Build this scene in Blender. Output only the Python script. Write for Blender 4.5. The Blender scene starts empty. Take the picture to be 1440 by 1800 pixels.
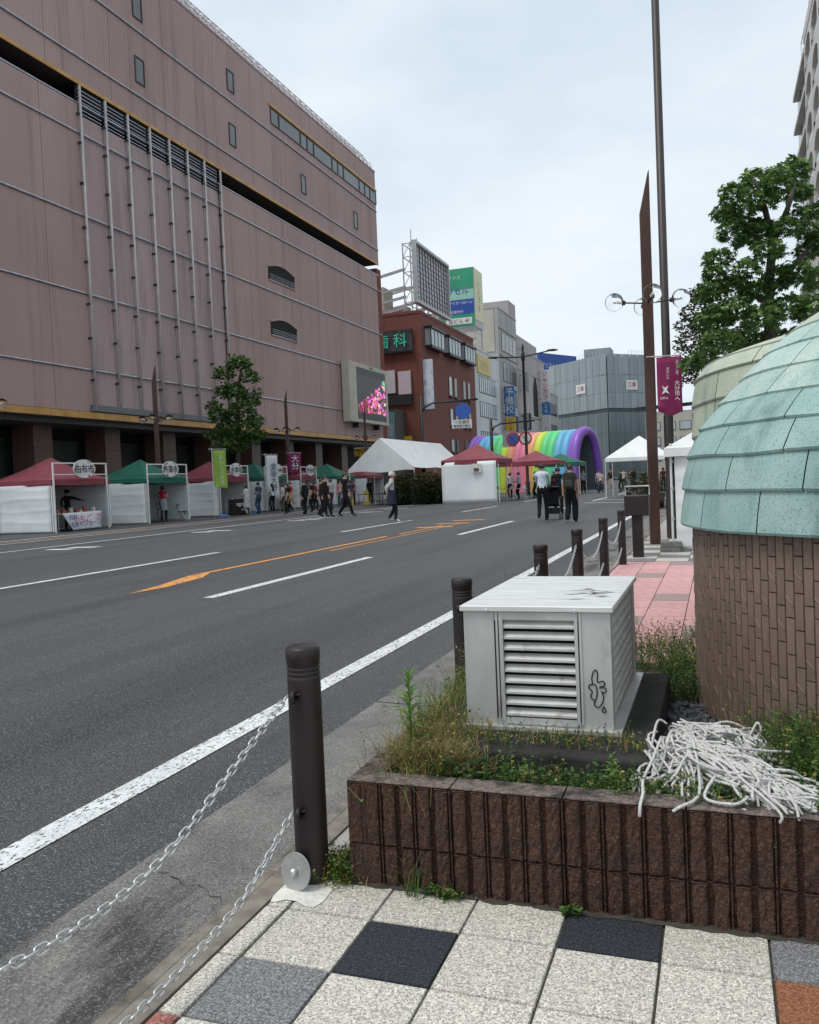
import bpy, math, random
from mathutils import Vector, Matrix
rnd = random.Random(11)
sc = bpy.context.scene
col = sc.collection
PI = math.pi
rad = math.radians

# ------------------------------------------------------------------ camera
YAW, PITCH, ROLL, EYE = 0.347, -0.0343, -0.0425, 1.33
_f = Vector((-math.sin(YAW)*math.cos(PITCH), math.cos(YAW)*math.cos(PITCH), math.sin(PITCH)))
_r = Vector((math.cos(YAW), math.sin(YAW), 0))
_u = _r.cross(_f)
_a = math.cos(ROLL)*_r + math.sin(ROLL)*_u
_b = -math.sin(ROLL)*_r + math.cos(ROLL)*_u
cam = bpy.data.cameras.new('camera')
cam.sensor_fit = 'HORIZONTAL'; cam.sensor_width = 36; cam.lens = 37.5
cam.clip_start = 0.05; cam.clip_end = 5000
camo = bpy.data.objects.new('camera', cam); col.objects.link(camo)
camo.matrix_world = Matrix(((_a.x, _b.x, -_f.x, 0), (_a.y, _b.y, -_f.y, 0), (_a.z, _b.z, -_f.z, EYE), (0, 0, 0, 1)))
sc.camera = camo

# ------------------------------------------------------------------ sky, sun, exposure
SUN_EL, SUN_AZ = rad(62), rad(225)          # azimuth clockwise from +Y: over the left shoulder, behind thin cloud
w = bpy.data.worlds.new('World'); sc.world = w; w.use_nodes = True
nt = w.node_tree; nt.nodes.clear()
wo = nt.nodes.new('ShaderNodeOutputWorld'); bg = nt.nodes.new('ShaderNodeBackground')
sky = nt.nodes.new('ShaderNodeTexSky'); sky.sky_type = 'NISHITA'; sky.sun_disc = False
sky.sun_elevation = SUN_EL; sky.sun_rotation = SUN_AZ; sky.dust_density = 2.0
tc = nt.nodes.new('ShaderNodeTexCoord'); mp = nt.nodes.new('ShaderNodeMapping'); mp.inputs['Scale'].default_value = (1.2, 1.2, 3.2)
no = nt.nodes.new('ShaderNodeTexNoise'); no.inputs['Scale'].default_value = 1.5; no.inputs['Detail'].default_value = 6; no.inputs['Roughness'].default_value = .58
cr = nt.nodes.new('ShaderNodeValToRGB')
cr.color_ramp.elements[0].position = .36; cr.color_ramp.elements[0].color = (5.8, 6.8, 7.75, 1)
cr.color_ramp.elements[1].position = .66; cr.color_ramp.elements[1].color = (7.9, 8.4, 8.7, 1)
mx = nt.nodes.new('ShaderNodeMix'); mx.data_type = 'RGBA'; mx.inputs[0].default_value = .86
nt.links.new(tc.outputs['Generated'], mp.inputs[0]); nt.links.new(mp.outputs[0], no.inputs['Vector'])
nt.links.new(no.outputs[0], cr.inputs[0])
nt.links.new(sky.outputs[0], mx.inputs[6]); nt.links.new(cr.outputs[0], mx.inputs[7])
nt.links.new(mx.outputs[2], bg.inputs[0]); bg.inputs[1].default_value = 0.095
nt.links.new(bg.outputs[0], wo.inputs[0])
sl = bpy.data.lights.new('sun', 'SUN'); sl.energy = 1.5; sl.angle = rad(22); sl.color = (1, .965, .91)
so = bpy.data.objects.new('sun', sl); col.objects.link(so)
_sd = Vector((math.sin(SUN_AZ)*math.cos(SUN_EL), math.cos(SUN_AZ)*math.cos(SUN_EL), math.sin(SUN_EL)))
so.rotation_euler = (-_sd).to_track_quat('-Z', 'Y').to_euler()
sc.view_settings.view_transform = 'Standard'; sc.view_settings.look = 'None'
sc.view_settings.exposure = 0.38; sc.view_settings.gamma = 1.0

# ------------------------------------------------------------------ materials
MATS = {}
def lk(t, a, b): t.links.new(a, b)
def mat(name, c1, c2=None, rough=.8, metal=0, scale=8, detail=4, bump=0, bscale=60, bdist=.01, stretch=(1, 1, 1), spec=.5,
        lo=.35, hi=.65, speck=None, speck_scale=200, speck_amt=.5, c3=None, s3=2, lo3=.5, hi3=.7, st3=(1, 1, 1), trans=0, emit=0, rvar=0, coat=0, objvar=0, grain=None, translucent=0):
    if name in MATS: return MATS[name]
    m = bpy.data.materials.new(name); m.use_nodes = True; MATS[name] = m
    t = m.node_tree; n = t.nodes; p = n['Principled BSDF']
    c1 = tuple(c1)+(1,)
    tcn = n.new('ShaderNodeTexCoord'); mpn = n.new('ShaderNodeMapping'); mpn.inputs['Scale'].default_value = stretch
    lk(t, tcn.outputs['Object'], mpn.inputs[0])
    cur = None
    if c2 is not None:
        c2 = tuple(c2)+(1,)
        nz = n.new('ShaderNodeTexNoise'); nz.inputs['Scale'].default_value = scale; nz.inputs['Detail'].default_value = detail
        lk(t, mpn.outputs[0], nz.inputs['Vector'])
        r = n.new('ShaderNodeValToRGB'); r.color_ramp.elements[0].position = lo; r.color_ramp.elements[1].position = hi
        r.color_ramp.elements[0].color = c1; r.color_ramp.elements[1].color = c2
        lk(t, nz.outputs[0], r.inputs[0]); cur = r.outputs[0]
        if rvar:
            mr = n.new('ShaderNodeMapRange'); mr.inputs[1].default_value = lo; mr.inputs[2].default_value = hi
            mr.inputs[3].default_value = rough; mr.inputs[4].default_value = rough+rvar
            lk(t, nz.outputs[0], mr.inputs[0]); lk(t, mr.outputs[0], p.inputs['Roughness'])
    if c3 is not None:
        mp3 = n.new('ShaderNodeMapping'); mp3.inputs['Scale'].default_value = st3; lk(t, tcn.outputs['Object'], mp3.inputs[0])
        nz = n.new('ShaderNodeTexNoise'); nz.inputs['Scale'].default_value = s3; nz.inputs['Detail'].default_value = 6; nz.inputs['Roughness'].default_value = .65
        lk(t, mp3.outputs[0], nz.inputs['Vector'])
        r = n.new('ShaderNodeMapRange'); r.inputs[1].default_value = lo3; r.inputs[2].default_value = hi3; lk(t, nz.outputs[0], r.inputs[0])
        mxn = n.new('ShaderNodeMix'); mxn.data_type = 'RGBA'; lk(t, r.outputs[0], mxn.inputs[0])
        if cur is None: mxn.inputs[6].default_value = c1
        else: lk(t, cur, mxn.inputs[6])
        mxn.inputs[7].default_value = tuple(c3)+(1,); cur = mxn.outputs[2]
    if speck is not None:
        vz = n.new('ShaderNodeTexNoise'); vz.inputs['Scale'].default_value = speck_scale; vz.inputs['Detail'].default_value = 2
        lk(t, tcn.outputs['Object'], vz.inputs['Vector'])
        r = n.new('ShaderNodeMapRange'); r.inputs[1].default_value = .55; r.inputs[2].default_value = .68; r.inputs[4].default_value = speck_amt
        lk(t, vz.outputs[0], r.inputs[0])
        mxn = n.new('ShaderNodeMix'); mxn.data_type = 'RGBA'; lk(t, r.outputs[0], mxn.inputs[0])
        if cur is None: mxn.inputs[6].default_value = c1
        else: lk(t, cur, mxn.inputs[6])
        mxn.inputs[7].default_value = tuple(speck)+(1,); cur = mxn.outputs[2]
    if grain:
        vz = n.new('ShaderNodeTexVoronoi'); vz.inputs['Scale'].default_value = grain[0]; lk(t, tcn.outputs['Object'], vz.inputs['Vector'])
        bw = n.new('ShaderNodeRGBToBW'); lk(t, vz.outputs['Color'], bw.inputs[0])
        r = n.new('ShaderNodeMapRange'); r.inputs[1].default_value = .15; r.inputs[2].default_value = .85; r.inputs[3].default_value = grain[1]; r.inputs[4].default_value = grain[2]; lk(t, bw.outputs[0], r.inputs[0])
        hs = n.new('ShaderNodeHueSaturation'); lk(t, r.outputs[0], hs.inputs['Value'])
        if cur is None: hs.inputs['Color'].default_value = c1
        else: lk(t, cur, hs.inputs['Color'])
        cur = hs.outputs[0]
    if objvar:
        oi = n.new('ShaderNodeObjectInfo'); r = n.new('ShaderNodeMapRange'); r.inputs[3].default_value = 1-objvar; r.inputs[4].default_value = 1+objvar
        lk(t, oi.outputs['Random'], r.inputs[0])
        hs = n.new('ShaderNodeHueSaturation'); lk(t, r.outputs[0], hs.inputs['Value'])
        if cur is None: hs.inputs['Color'].default_value = c1
        else: lk(t, cur, hs.inputs['Color'])
        cur = hs.outputs[0]
    if cur is None: p.inputs['Base Color'].default_value = c1
    else: lk(t, cur, p.inputs['Base Color'])
    if not rvar: p.inputs['Roughness'].default_value = rough
    p.inputs['Metallic'].default_value = metal
    p.inputs['Specular IOR Level'].default_value = spec
    p.inputs['Transmission Weight'].default_value = trans
    p.inputs['Coat Weight'].default_value = coat
    if emit:
        if cur is None: p.inputs['Emission Color'].default_value = c1
        else: lk(t, cur, p.inputs['Emission Color'])
        p.inputs['Emission Strength'].default_value = emit
    if bump:
        bz = n.new('ShaderNodeTexNoise'); bz.inputs['Scale'].default_value = bscale; bz.inputs['Detail'].default_value = 3
        lk(t, mpn.outputs[0], bz.inputs['Vector'])
        b = n.new('ShaderNodeBump'); b.inputs['Strength'].default_value = bump; b.inputs['Distance'].default_value = bdist
        lk(t, bz.outputs[0], b.inputs['Height']); lk(t, b.outputs[0], p.inputs['Normal'])
    if translucent:
        tb = n.new('ShaderNodeBsdfTranslucent'); ms = n.new('ShaderNodeMixShader'); ms.inputs[0].default_value = translucent
        if cur is None: tb.inputs[0].default_value = c1
        else: lk(t, cur, tb.inputs[0])
        lk(t, p.outputs[0], ms.inputs[1]); lk(t, tb.outputs[0], ms.inputs[2]); lk(t, ms.outputs[0], n['Material Output'].inputs[0])
    return m
def plain(c, rough=.7, metal=0, spec=.4):
    k = 'plain_%.3f_%.3f_%.3f_%.2f_%.1f' % (*c, rough, metal)
    return mat(k, c, tuple(x*.86 for x in c), rough, metal, scale=6, spec=spec)
def cloth(c):
    return mat('cloth_%.3f_%.3f_%.3f' % c, c, tuple(x*.72 for x in c), .9, 0, scale=9, spec=.15, bump=.5, bscale=14, bdist=.02)

# ------------------------------------------------------------------ mesh building
BASE = {}
class MB:
    def __init__(s): s.v = []; s.f = []; s.m = []
    def add(s, vs, fs, mi=0):
        o = len(s.v); s.v += [tuple(v) for v in vs]
        for f in fs: s.f.append(tuple(i+o for i in f)); s.m.append(mi)
        return s
    def quad(s, a, b, c, d, mi=0): return s.add([a, b, c, d], [(0, 1, 2, 3)], mi)
    def box(s, x0, x1, y0, y1, z0, z1, mi=0):
        return s.add([(x0, y0, z0), (x1, y0, z0), (x1, y1, z0), (x0, y1, z0), (x0, y0, z1), (x1, y0, z1), (x1, y1, z1), (x0, y1, z1)],
                     [(0, 3, 2, 1), (4, 5, 6, 7), (0, 1, 5, 4), (1, 2, 6, 5), (2, 3, 7, 6), (3, 0, 4, 7)], mi)
    def bar(s, a, b, wx, wy, mi=0, up=(0, 0, 1)):
        a = Vector(a); b = Vector(b); d = (b-a).normalized(); u = Vector(up)
        if abs(d.dot(u)) > .98: u = Vector((0, 1, 0))
        x = d.cross(u).normalized()*wx/2; y = x.cross(d).normalized()*wy/2
        return s.add([a-x-y, a+x-y, a+x+y, a-x+y, b-x-y, b+x-y, b+x+y, b-x+y],
                     [(0, 3, 2, 1), (4, 5, 6, 7), (0, 1, 5, 4), (1, 2, 6, 5), (2, 3, 7, 6), (3, 0, 4, 7)], mi)
    def tube(s, pts, r, n=8, mi=0, cap=True, closed=False):
        pts = [Vector(p) for p in pts]; k = len(pts); vs = []; fs = []
        u = None
        for i, p in enumerate(pts):
            if closed: d = pts[(i+1) % k]-pts[i-1]
            else: d = pts[min(i+1, k-1)]-pts[max(i-1, 0)]
            d.normalize()
            if u is None: u = d.orthogonal().normalized()
            u = (u-d*u.dot(d)).normalized(); q = d.cross(u)
            rr = r[i] if isinstance(r, (list, tuple)) else r
            for j in range(n):
                a = 2*PI*j/n; vs.append(p+(u*math.cos(a)+q*math.sin(a))*rr)
        for i in range(k if closed else k-1):
            for j in range(n):
                fs.append((i*n+j, i*n+(j+1) % n, ((i+1) % k)*n+(j+1) % n, ((i+1) % k)*n+j))
        if cap and not closed:
            fs.append(tuple(range(n-1, -1, -1))); fs.append(tuple((k-1)*n+j for j in range(n)))
        return s.add(vs, fs, mi)
    def lathe(s, prof, n=24, c=(0, 0, 0), mi=0, a0=0, a1=2*PI):
        full = abs(a1-a0-2*PI) < 1e-6; na = n if full else n+1; vs = []; fs = []
        for (r, z) in prof:
            for j in range(na):
                a = a0+(a1-a0)*j/n; vs.append((c[0]+r*math.cos(a), c[1]+r*math.sin(a), c[2]+z))
        for i in range(len(prof)-1):
            for j in range(n):
                j2 = (j+1) % na; fs.append((i*na+j, i*na+j2, (i+1)*na+j2, (i+1)*na+j))
        return s.add(vs, fs, mi)
    def sphere(s, c, r, n=12, m=8, mi=0):
        R3 = r if isinstance(r, tuple) else (r, r, r)
        vs = [(c[0], c[1], c[2]-R3[2])]; fs = []
        for i in range(1, m):
            t = -PI/2+PI*i/m
            for j in range(n):
                a = 2*PI*j/n; vs.append((c[0]+R3[0]*math.cos(t)*math.cos(a), c[1]+R3[1]*math.cos(t)*math.sin(a), c[2]+R3[2]*math.sin(t)))
        vs.append((c[0], c[1], c[2]+R3[2])); L = len(vs)-1
        for j in range(n):
            fs.append((0, 1+(j+1) % n, 1+j)); fs.append((L, L-n+j, L-n+(j+1) % n))
        for i in range(m-2):
            for j in range(n):
                a = 1+i*n+j; b = 1+i*n+(j+1) % n; fs.append((a, b, b+n, a+n))
        return s.add(vs, fs, mi)
    def mesh(s, name, mats, off=None, smooth=False):
        me = bpy.data.meshes.new(name)
        vs = s.v if off is None else [(v[0]-off[0], v[1]-off[1], v[2]-off[2]) for v in s.v]
        me.from_pydata(vs, [], s.f)
        for m_ in (mats if isinstance(mats, (list, tuple)) else [mats]): me.materials.append(m_)
        if any(s.m): me.polygons.foreach_set('material_index', s.m)
        if smooth: me.polygons.foreach_set('use_smooth', [True]*len(me.polygons))
        me.update()
        return me
    def build(s, name, mats, parent=None, smooth=False, local=False, kind=None):
        off = None
        if parent is not None and not local: off = BASE.get(parent.name, (0, 0, 0))
        return link(name, s.mesh(name, mats, off, smooth), parent, kind)
def link(name, me, parent=None, kind=None, loc=None, rot=None):
    o = bpy.data.objects.new(name, me); col.objects.link(o)
    if parent is not None:
        o.parent = parent; BASE[o.name] = BASE.get(parent.name, (0, 0, 0))
    if kind: o['kind'] = kind
    if loc is not None: o.location = loc
    if rot is not None: o.rotation_euler = rot
    return o
def thing(name, label, cat, loc=(0, 0, 0), rz=0, group=None):
    o = bpy.data.objects.new(name, None); col.objects.link(o); o.empty_display_size = .1
    o.location = loc; o.rotation_euler = (0, 0, rz); BASE[o.name] = tuple(loc)
    return tag(o, label, cat, group)
def tag(o, label, cat, group=None):
    o['label'] = label; o['category'] = cat
    if group: o['group'] = group
    return o
def copy_tree(o, parent=None):
    c = o.copy(); col.objects.link(c); c.parent = parent
    BASE[c.name] = BASE.get(o.name, (0, 0, 0))
    for ch in list(o.children): copy_tree(ch, c)
    return c
def text_mesh(s, size, extrude=.004, vertical=False, spacing=1.0):
    """flat lettering, centred on its own origin, in the XZ plane reading along +X, front towards -Y"""
    cu = bpy.data.curves.new('lettering', 'FONT'); cu.body = '\n'.join(s) if vertical else s
    cu.size = size; cu.extrude = extrude; cu.align_x = 'CENTER'; cu.space_line = .95*spacing; cu.resolution_u = 2
    o = bpy.data.objects.new('lettering', cu); col.objects.link(o)
    bpy.context.view_layer.update()
    me = bpy.data.meshes.new_from_object(o.evaluated_get(bpy.context.evaluated_depsgraph_get()))
    bpy.data.objects.remove(o); bpy.data.curves.remove(cu)
    if len(me.vertices):
        xs = [v.co.x for v in me.vertices]; ys = [v.co.y for v in me.vertices]
        cx = (min(xs)+max(xs))/2; cy = (min(ys)+max(ys))/2
        for v in me.vertices: v.co = (v.co.x-cx, -v.co.z, v.co.y-cy)
    return me
def lettering(s, size, m, parent, loc, rz=0, vertical=False, extrude=.004, spacing=1.0, bold=False):
    """loc in the parent's own coordinates; rz turns the front from -Y"""
    me = text_mesh(s, size, extrude, vertical, spacing); me.materials.clear(); me.materials.append(m)
    o = link('lettering', me, parent); o.location = loc; o.rotation_euler = (0, 0, rz)
    return o
def catmull(P, n=6):
    P = [Vector(p) for p in P]; out = []
    for i in range(len(P)-1):
        p0 = P[max(i-1, 0)]; p1 = P[i]; p2 = P[i+1]; p3 = P[min(i+2, len(P)-1)]
        for k in range(n):
            t = k/n
            out.append(.5*((2*p1)+(p2-p0)*t+(2*p0-5*p1+4*p2-p3)*t*t+(3*p1-p0-3*p2+p3)*t*t*t))
    out.append(P[-1]); return out
def roadz(x):
    xs = [-25, -13, -8, -2.09, -1.535]; zs = [0, .04, .04, -.06, -.075]
    if x <= xs[0]: return 0.0
    for i in range(4):
        if x <= xs[i+1]: return zs[i]+(zs[i+1]-zs[i])*(x-xs[i])/(xs[i+1]-xs[i])
    return zs[-1]
# ================================================================== ground, road, pavements
M_asph = mat('asphalt', (.040, .041, .043), (.064, .065, .067), .66, scale=55, detail=6, bump=1.0, bscale=120, bdist=.007, speck=(.34, .34, .34), speck_scale=125, speck_amt=.5,
             c3=(.024, .025, .027), s3=.55, lo3=.47, hi3=.66, st3=(1.2, .07, 1), spec=.5, lo=.3, hi=.7, grain=(140, .66, 1.4))
M_gut = mat('gutter_concrete', (.115, .112, .104), (.18, .175, .16), .8, scale=3, detail=8, bump=.6, bscale=160, bdist=.004, speck=(.42, .41, .39), speck_scale=150, speck_amt=.35,
            c3=(.042, .040, .037), s3=1.6, lo3=.53, hi3=.63, st3=(1.8, .5, 1), grain=(150, .65, 1.35))
M_kerb = mat('kerb_stone', (.16, .14, .115), (.25, .225, .19), .9, scale=14, detail=6, bump=.7, bscale=120, bdist=.004, c3=(.06, .052, .042), s3=4, lo3=.5, hi3=.68)
M_pave = mat('paving_concrete', (.30, .29, .27), (.40, .385, .36), .85, scale=3, bump=.4, bscale=90, speck=(.16, .15, .14), speck_scale=160, speck_amt=.4)
M_earth = mat('bare_ground', (.10, .095, .085), (.15, .14, .125), .95, scale=.4)
M_line = mat('road_paint', (.62, .63, .63), (.76, .77, .77), .7, scale=7, detail=5, c3=(.06, .06, .063), s3=75, lo3=.535, hi3=.60, st3=(1, .5, 1), grain=(120, .85, 1.1), bump=.5, bscale=110, bdist=.004)
M_lineo = mat('road_paint_orange', (.62, .25, .05), (.70, .32, .09), .7, scale=5, c3=(.06, .06, .063), s3=18, lo3=.56, hi3=.64, st3=(1, .4, 1))
M_dirt = mat('crack_dirt', (.035, .03, .024), (.06, .052, .04), .95, scale=20, bump=.6, bscale=90)

g = MB().quad((-1500, -300, -.22), (1500, -300, -.22), (1500, 2500, -.22), (-1500, 2500, -.22)).build('ground', M_earth); g['kind'] = 'structure'
mb = MB(); xs = [-27, -25, -19, -13, -8, -5, -2.08]; ys = [-6, 4, 14, 40, 90, 180, 320]
mb.v = [(x, y, roadz(x)) for y in ys for x in xs]; n_ = len(xs)
mb.add([], [])
for j in range(len(ys)-1):
    for i in range(n_-1): mb.f.append((j*n_+i, j*n_+i+1, (j+1)*n_+i+1, (j+1)*n_+i)); mb.m.append(0)
road = mb.build('road', M_asph); road['kind'] = 'structure'
def marking(name, x0, x1, y0, y1, m=M_line, skew=0.0):
    z0 = roadz(x0)+.005; z1 = roadz(x1)+.005
    return MB().quad((x0, y0, z0), (x1, y0+skew, z1), (x1, y1+skew, z1), (x0, y1, z0)).build(name, m, road)
marking('edge_line', -2.69, -2.545, -4, 60)
for y0, y1 in ((9.05, 14.3), (20.0, 25.9), (32, 38), (44, 50), (56, 62)): marking('lane_line', -6.05, -5.90, y0, y1)
for y0, y1 in ((9.4, 15.4), (21.6, 27.5), (33.6, 39.6), (45.6, 51)): marking('lane_line', -9.92, -9.78, y0, y1)
marking('orange_line', -7.72, -7.61, 11.2, 19.5, M_lineo)
marking('orange_line', -7.66, -7.58, 20.2, 24, M_lineo)
marking('orange_line', -7.36, -7.30, 15.5, 25, M_lineo)
# wedge where the orange line begins
z_ = roadz(-7.4)+.005
MB().add([(-7.29, 9.2, roadz(-7.29)+.005), (-7.20, 9.9, roadz(-7.20)+.005), (-7.34, 11.0, z_), (-7.60, 11.6, roadz(-7.6)+.005), (-7.72, 11.2, roadz(-7.72)+.005), (-7.44, 10.1, roadz(-7.44)+.005)], [(0, 1, 2, 3, 4, 5)]).build('orange_wedge', M_lineo, road)
for y0 in (22.6, 24.4, 26.2): marking('orange_bar', -8.05, -7.15, y0, y0+.42, M_lineo, skew=.5)
marking('far_edge_line', -16.75, -16.62, 5, 90)
marking('far_edge_line', -19.85, -19.73, 5, 75)
marking('far_edge_line', -21.25, -21.1, 5, 75)
marking('orange_line', -20.55, -20.45, 5, 75, M_lineo)
for y0 in (16.9, 23.2, 29.7, 31.4, 36.5, 40.0):
    for k in range(2): marking('arrow_bar', -15.9+k*.2, -15.15+k*.35, y0+k*.55, y0+.35+k*.55)
marking('stop_bar', -6, -2.9, 41.0, 41.35); marking('stop_bar', -6, -3.2, 45.3, 45.65)
# gutter apron and kerb stones
mb = MB()
for k in range(9):
    y0 = -3+k*4.0; mb.quad((-2.085, y0, -.058), (-1.535, y0, -.074), (-1.535, y0+3.985, -.074), (-2.085, y0+3.985, -.058))
gut = mb.build('gutter', M_gut); gut['kind'] = 'structure'
MB().box(-2.083, -1.54, -3, 120, -.2, -.08).build('gutter_bed', M_dirt, gut)
kerb = MB().box(-1.533, -1.402, -3, 120, -.2, -.055).build('kerb', M_dirt); kerb['kind'] = 'structure'
for k in range(22):
    y0 = -2+k*.92
    a = link('kerb_stone', MB().box(-1.478, -1.402, 0, .912, -.05, .0).mesh('kerb_stone', M_kerb), kerb) if k == 0 else link('kerb_stone', a.data, kerb)
    a.location = (0, y0, rnd.uniform(-.003, .003))
    b = link('kerb_lip', MB().box(-1.535, -1.493, 0, .912, -.05, -.012).mesh('kerb_lip', M_kerb), kerb) if k == 0 else link('kerb_lip', b.data, kerb)
    b.location = (0, y0, rnd.uniform(-.003, .002))
MB().box(-1.535, -1.402, 18.3, 120, -.05, 0).build('kerb_run', M_kerb, kerb)
mb = MB(); rr = random.Random(9)
for (x0, y0, x1, y1) in ((-2.06, 2.62, -1.62, 2.46), (-2.05, 4.9, -1.58, 5.0), (-2.05, 7.6, -1.58, 7.5)):
    P = [(x0+(x1-x0)*u+rr.uniform(-.006, .006), y0+(y1-y0)*u+rr.uniform(-.022, .022), -.058-.016*((-2.085-(x0+(x1-x0)*u))/-.55)+.0035) for u in [i/14 for i in range(15)]]
    for a, b in zip(P, P[1:]): w_ = rr.uniform(.0008, .0028); mb.quad((a[0], a[1]-w_, a[2]), (b[0], b[1]-w_, b[2]), (b[0], b[1]+w_, b[2]), (a[0], a[1]+w_, a[2]))
mb.build('crack', M_dirt, gut, kind='stuff')
# near pavement: base sheet + tiles
pave = MB().quad((-1.402, -4, -.012), (9, -4, -.012), (9, 150, -.012), (-1.402, 150, -.012)).build('pavement', M_pave); pave['kind'] = 'structure'
bed = MB().quad((-1.40, -.6, -.007), (2.6, -.6, -.007), (2.6, 2.64, -.007), (-1.40, 2.64, -.007)).build('tile_bed', M_dirt, pave)
T = .284; TX, TY = -1.035, 2.353
def tilemat(nm, c1, c2, sp, amt, ss=150):
    return mat(nm, c1, c2, .8, scale=150, detail=2, bump=.5, bscale=150, bdist=.003, speck=sp, speck_scale=ss, speck_amt=amt, lo=.4, hi=.6, objvar=.05, grain=(205, .52, 1.36), c3=tuple(x*.72 for x in c1), s3=5, lo3=.56, hi3=.75)
TM = {'w': tilemat('tile_white', (.45, .42, .36), (.68, .65, .58), (.15, .135, .11), .8), 'k': tilemat('tile_black', (.012, .014, .020), (.026, .030, .038), (.12, .13, .14), .3),
      'g': tilemat('tile_grey', (.15, .15, .15), (.23, .23, .235), (.42, .42, .42), .45), 'r': tilemat('tile_rust', (.20, .075, .035), (.30, .12, .06), (.09, .04, .02), .5),
      'p': tilemat('tile_red', (.30, .10, .08), (.36, .14, .11), (.5, .4, .36), .4)}
TME = {}
def tile_mesh(c, sx=1.0):
    k = (c, sx)
    if k not in TME:
        e = .0017; a = T*sx-e; b = T-e; z = .0; bv = .003
        TME[k] = MB().add([(e, e, -.012), (a, e, -.012), (a, b, -.012), (e, b, -.012), (e+bv, e+bv, z), (a-bv, e+bv, z), (a-bv, b-bv, z), (e+bv, b-bv, z)],
                          [(4, 5, 6, 7), (0, 1, 5, 4), (1, 2, 6, 5), (2, 3, 7, 6), (3, 0, 4, 7)]).mesh('paving_tile', TM[c])
    return TME[k]
cols = {(0, 0): 'k', (2, -1): 'k', (-1, 1): 'g', (4, -1): 'g', (4, 0): 'r', (5, 0): 'g', (3, 2): 'k', (1, 3): 'g', (-1, 4): 'k', (6, 1): 'k', (5, 3): 'r', (0, 5): 'r', (4, 4): 'k', (2, 5): 'g', (7, 3): 'g', (8, 0): 'k'}
for j in range(-1, 8):
    for i in range(-1, 11):
        o = link('paving_tile', tile_mesh(cols.get((i, j), 'w')), pave)
        o.location = (TX+i*T, TY-(j+1)*T, rnd.uniform(-.0015, .0015))
    o = link('paving_tile', tile_mesh('p' if j in (2, 6) else 'w', .26), pave); o.location = (TX-1.272*T, TY-(j+1)*T, 0)
# pink paving past the planter
M_pink = mat('tile_pink', (.56, .30, .30), (.66, .38, .37), .75, scale=12, bump=.3, bscale=140, bdist=.002, speck=(.44, .23, .23), speck_scale=120, speck_amt=.4, objvar=.07, grain=(120, .85, 1.12), c3=(.42, .24, .23), s3=2.5, lo3=.55, hi3=.75)
M_pinkg = mat('tile_pink_grey', (.30, .22, .21), (.36, .27, .26), .8, scale=20)
pm = {}
def slab(m, sx, sy):
    k = (m.name, sx, sy)
    if k not in pm: pm[k] = MB().box(.004, sx-.004, .004, sy-.004, -.01, 0).mesh('paving_slab', m)
    return pm[k]
for j in range(14):
    y = 6.15+j*.5
    for i in range(8):
        x = -1.39+i*.36; m_ = M_pink
        if (i*5+j*3) % 7 == 0: m_ = M_pinkg
        o = link('paving_slab', slab(m_, .36, .5 if m_ is M_pink else .5), pave); o.location = (x, y, rnd.uniform(-.001, .001))
for j in range(9):
    for i in range(6):
        o = link('paving_slab', slab(TM['w'] if (i+j) % 2 else TM['g'], .48, .48), pave); o.location = (-1.39+i*.48, 13.2+j*.48, 0)
MB().quad((-1.395, 6.1, -.009), (1.6, 6.1, -.009), (1.6, 17.6, -.009), (-1.395, 17.6, -.009)).build('slab_bed', M_dirt, pave)
far = MB().box(-60, -26.4, 5, 200, -.1, .09).build('far_pavement', M_pave); far['kind'] = 'structure'

# ================================================================== bollards and chains
M_boll = mat('bollard_paint', (.015, .0098, .0095), (.023, .015, .0145), .5, scale=5, spec=.45, bump=.15, bscale=80, bdist=.002, c3=(.075, .06, .055), s3=7, lo3=.62, hi3=.8)
M_steel = mat('galvanised_steel', (.52, .53, .53), (.66, .66, .66), .42, .75, scale=30, spec=.5)
M_steel2 = mat('brushed_disc', (.36, .36, .34), (.44, .44, .42), .45, .6, scale=8, bump=.2, bscale=40)
BX = -1.33
BY = [2.56, 4.47, 6.69, 8.56, 10.65, 12.77]
def bollard(y, label, proto=None):
    t = thing('bollard', label, 'bollard', (BX, y, 0), group='bollards along the kerb')
    mb = MB(); r = .056
    prof = [(r, -.02), (r, .688)]
    for z in (.70, .715, .73): prof += [(r, z-.004), (r-.005, z), (r, z+.005)]
    prof += [(r, .752), (r+.002, .756), (r+.002, .788), (r-.006, .797), (0, .799)]
    mb.lathe(prof, 28).build('post', M_boll, t, smooth=True, local=True)
    for z in (.255, .645):
        lg = MB().tube([(0, -.05, z), (0, -.085, z+.012), (0, -.094, z-.004), (0, -.085, z-.018), (0, -.05, z-.012)], .008, 8, closed=False)
        lg.lathe([(0, 0), (.02, 0), (.02, .004), (0, .006)], 10, (0, -.055, z)).build('chain_lug', M_boll, t, smooth=True, local=True)
    return t
blabels = ['dark brown bollard with a steel disc leaning at its foot', 'dark brown bollard right behind the grey louvred vent box', 'dark bollard, third along the kerb counting from the one with the steel disc',
           'dark bollard, fourth along the kerb counting from the one with the steel disc', 'dark bollard, fifth along the kerb counting from the one with the steel disc', 'dark bollard in front of the brown box on a post']
for y, l in zip(BY, blabels): bollard(y, l)
bollard(.42, 'dark brown bollard that holds the slack end of the two long chains')
LINK = None
def link_mesh():
    global LINK
    if LINK is None:
        pts = []; L = .011; r = .0095
        for k in range(5): a = -PI/2+PI*k/4; pts.append((L+r*math.cos(a), r*math.sin(a), 0))
        for k in range(5): a = PI/2+PI*k/4; pts.append((-L+r*math.cos(a), r*math.sin(a), 0))
        LINK = MB().tube(pts, .0031, 5, closed=True).mesh('chain_link', M_steel, smooth=True)
    return LINK
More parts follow.
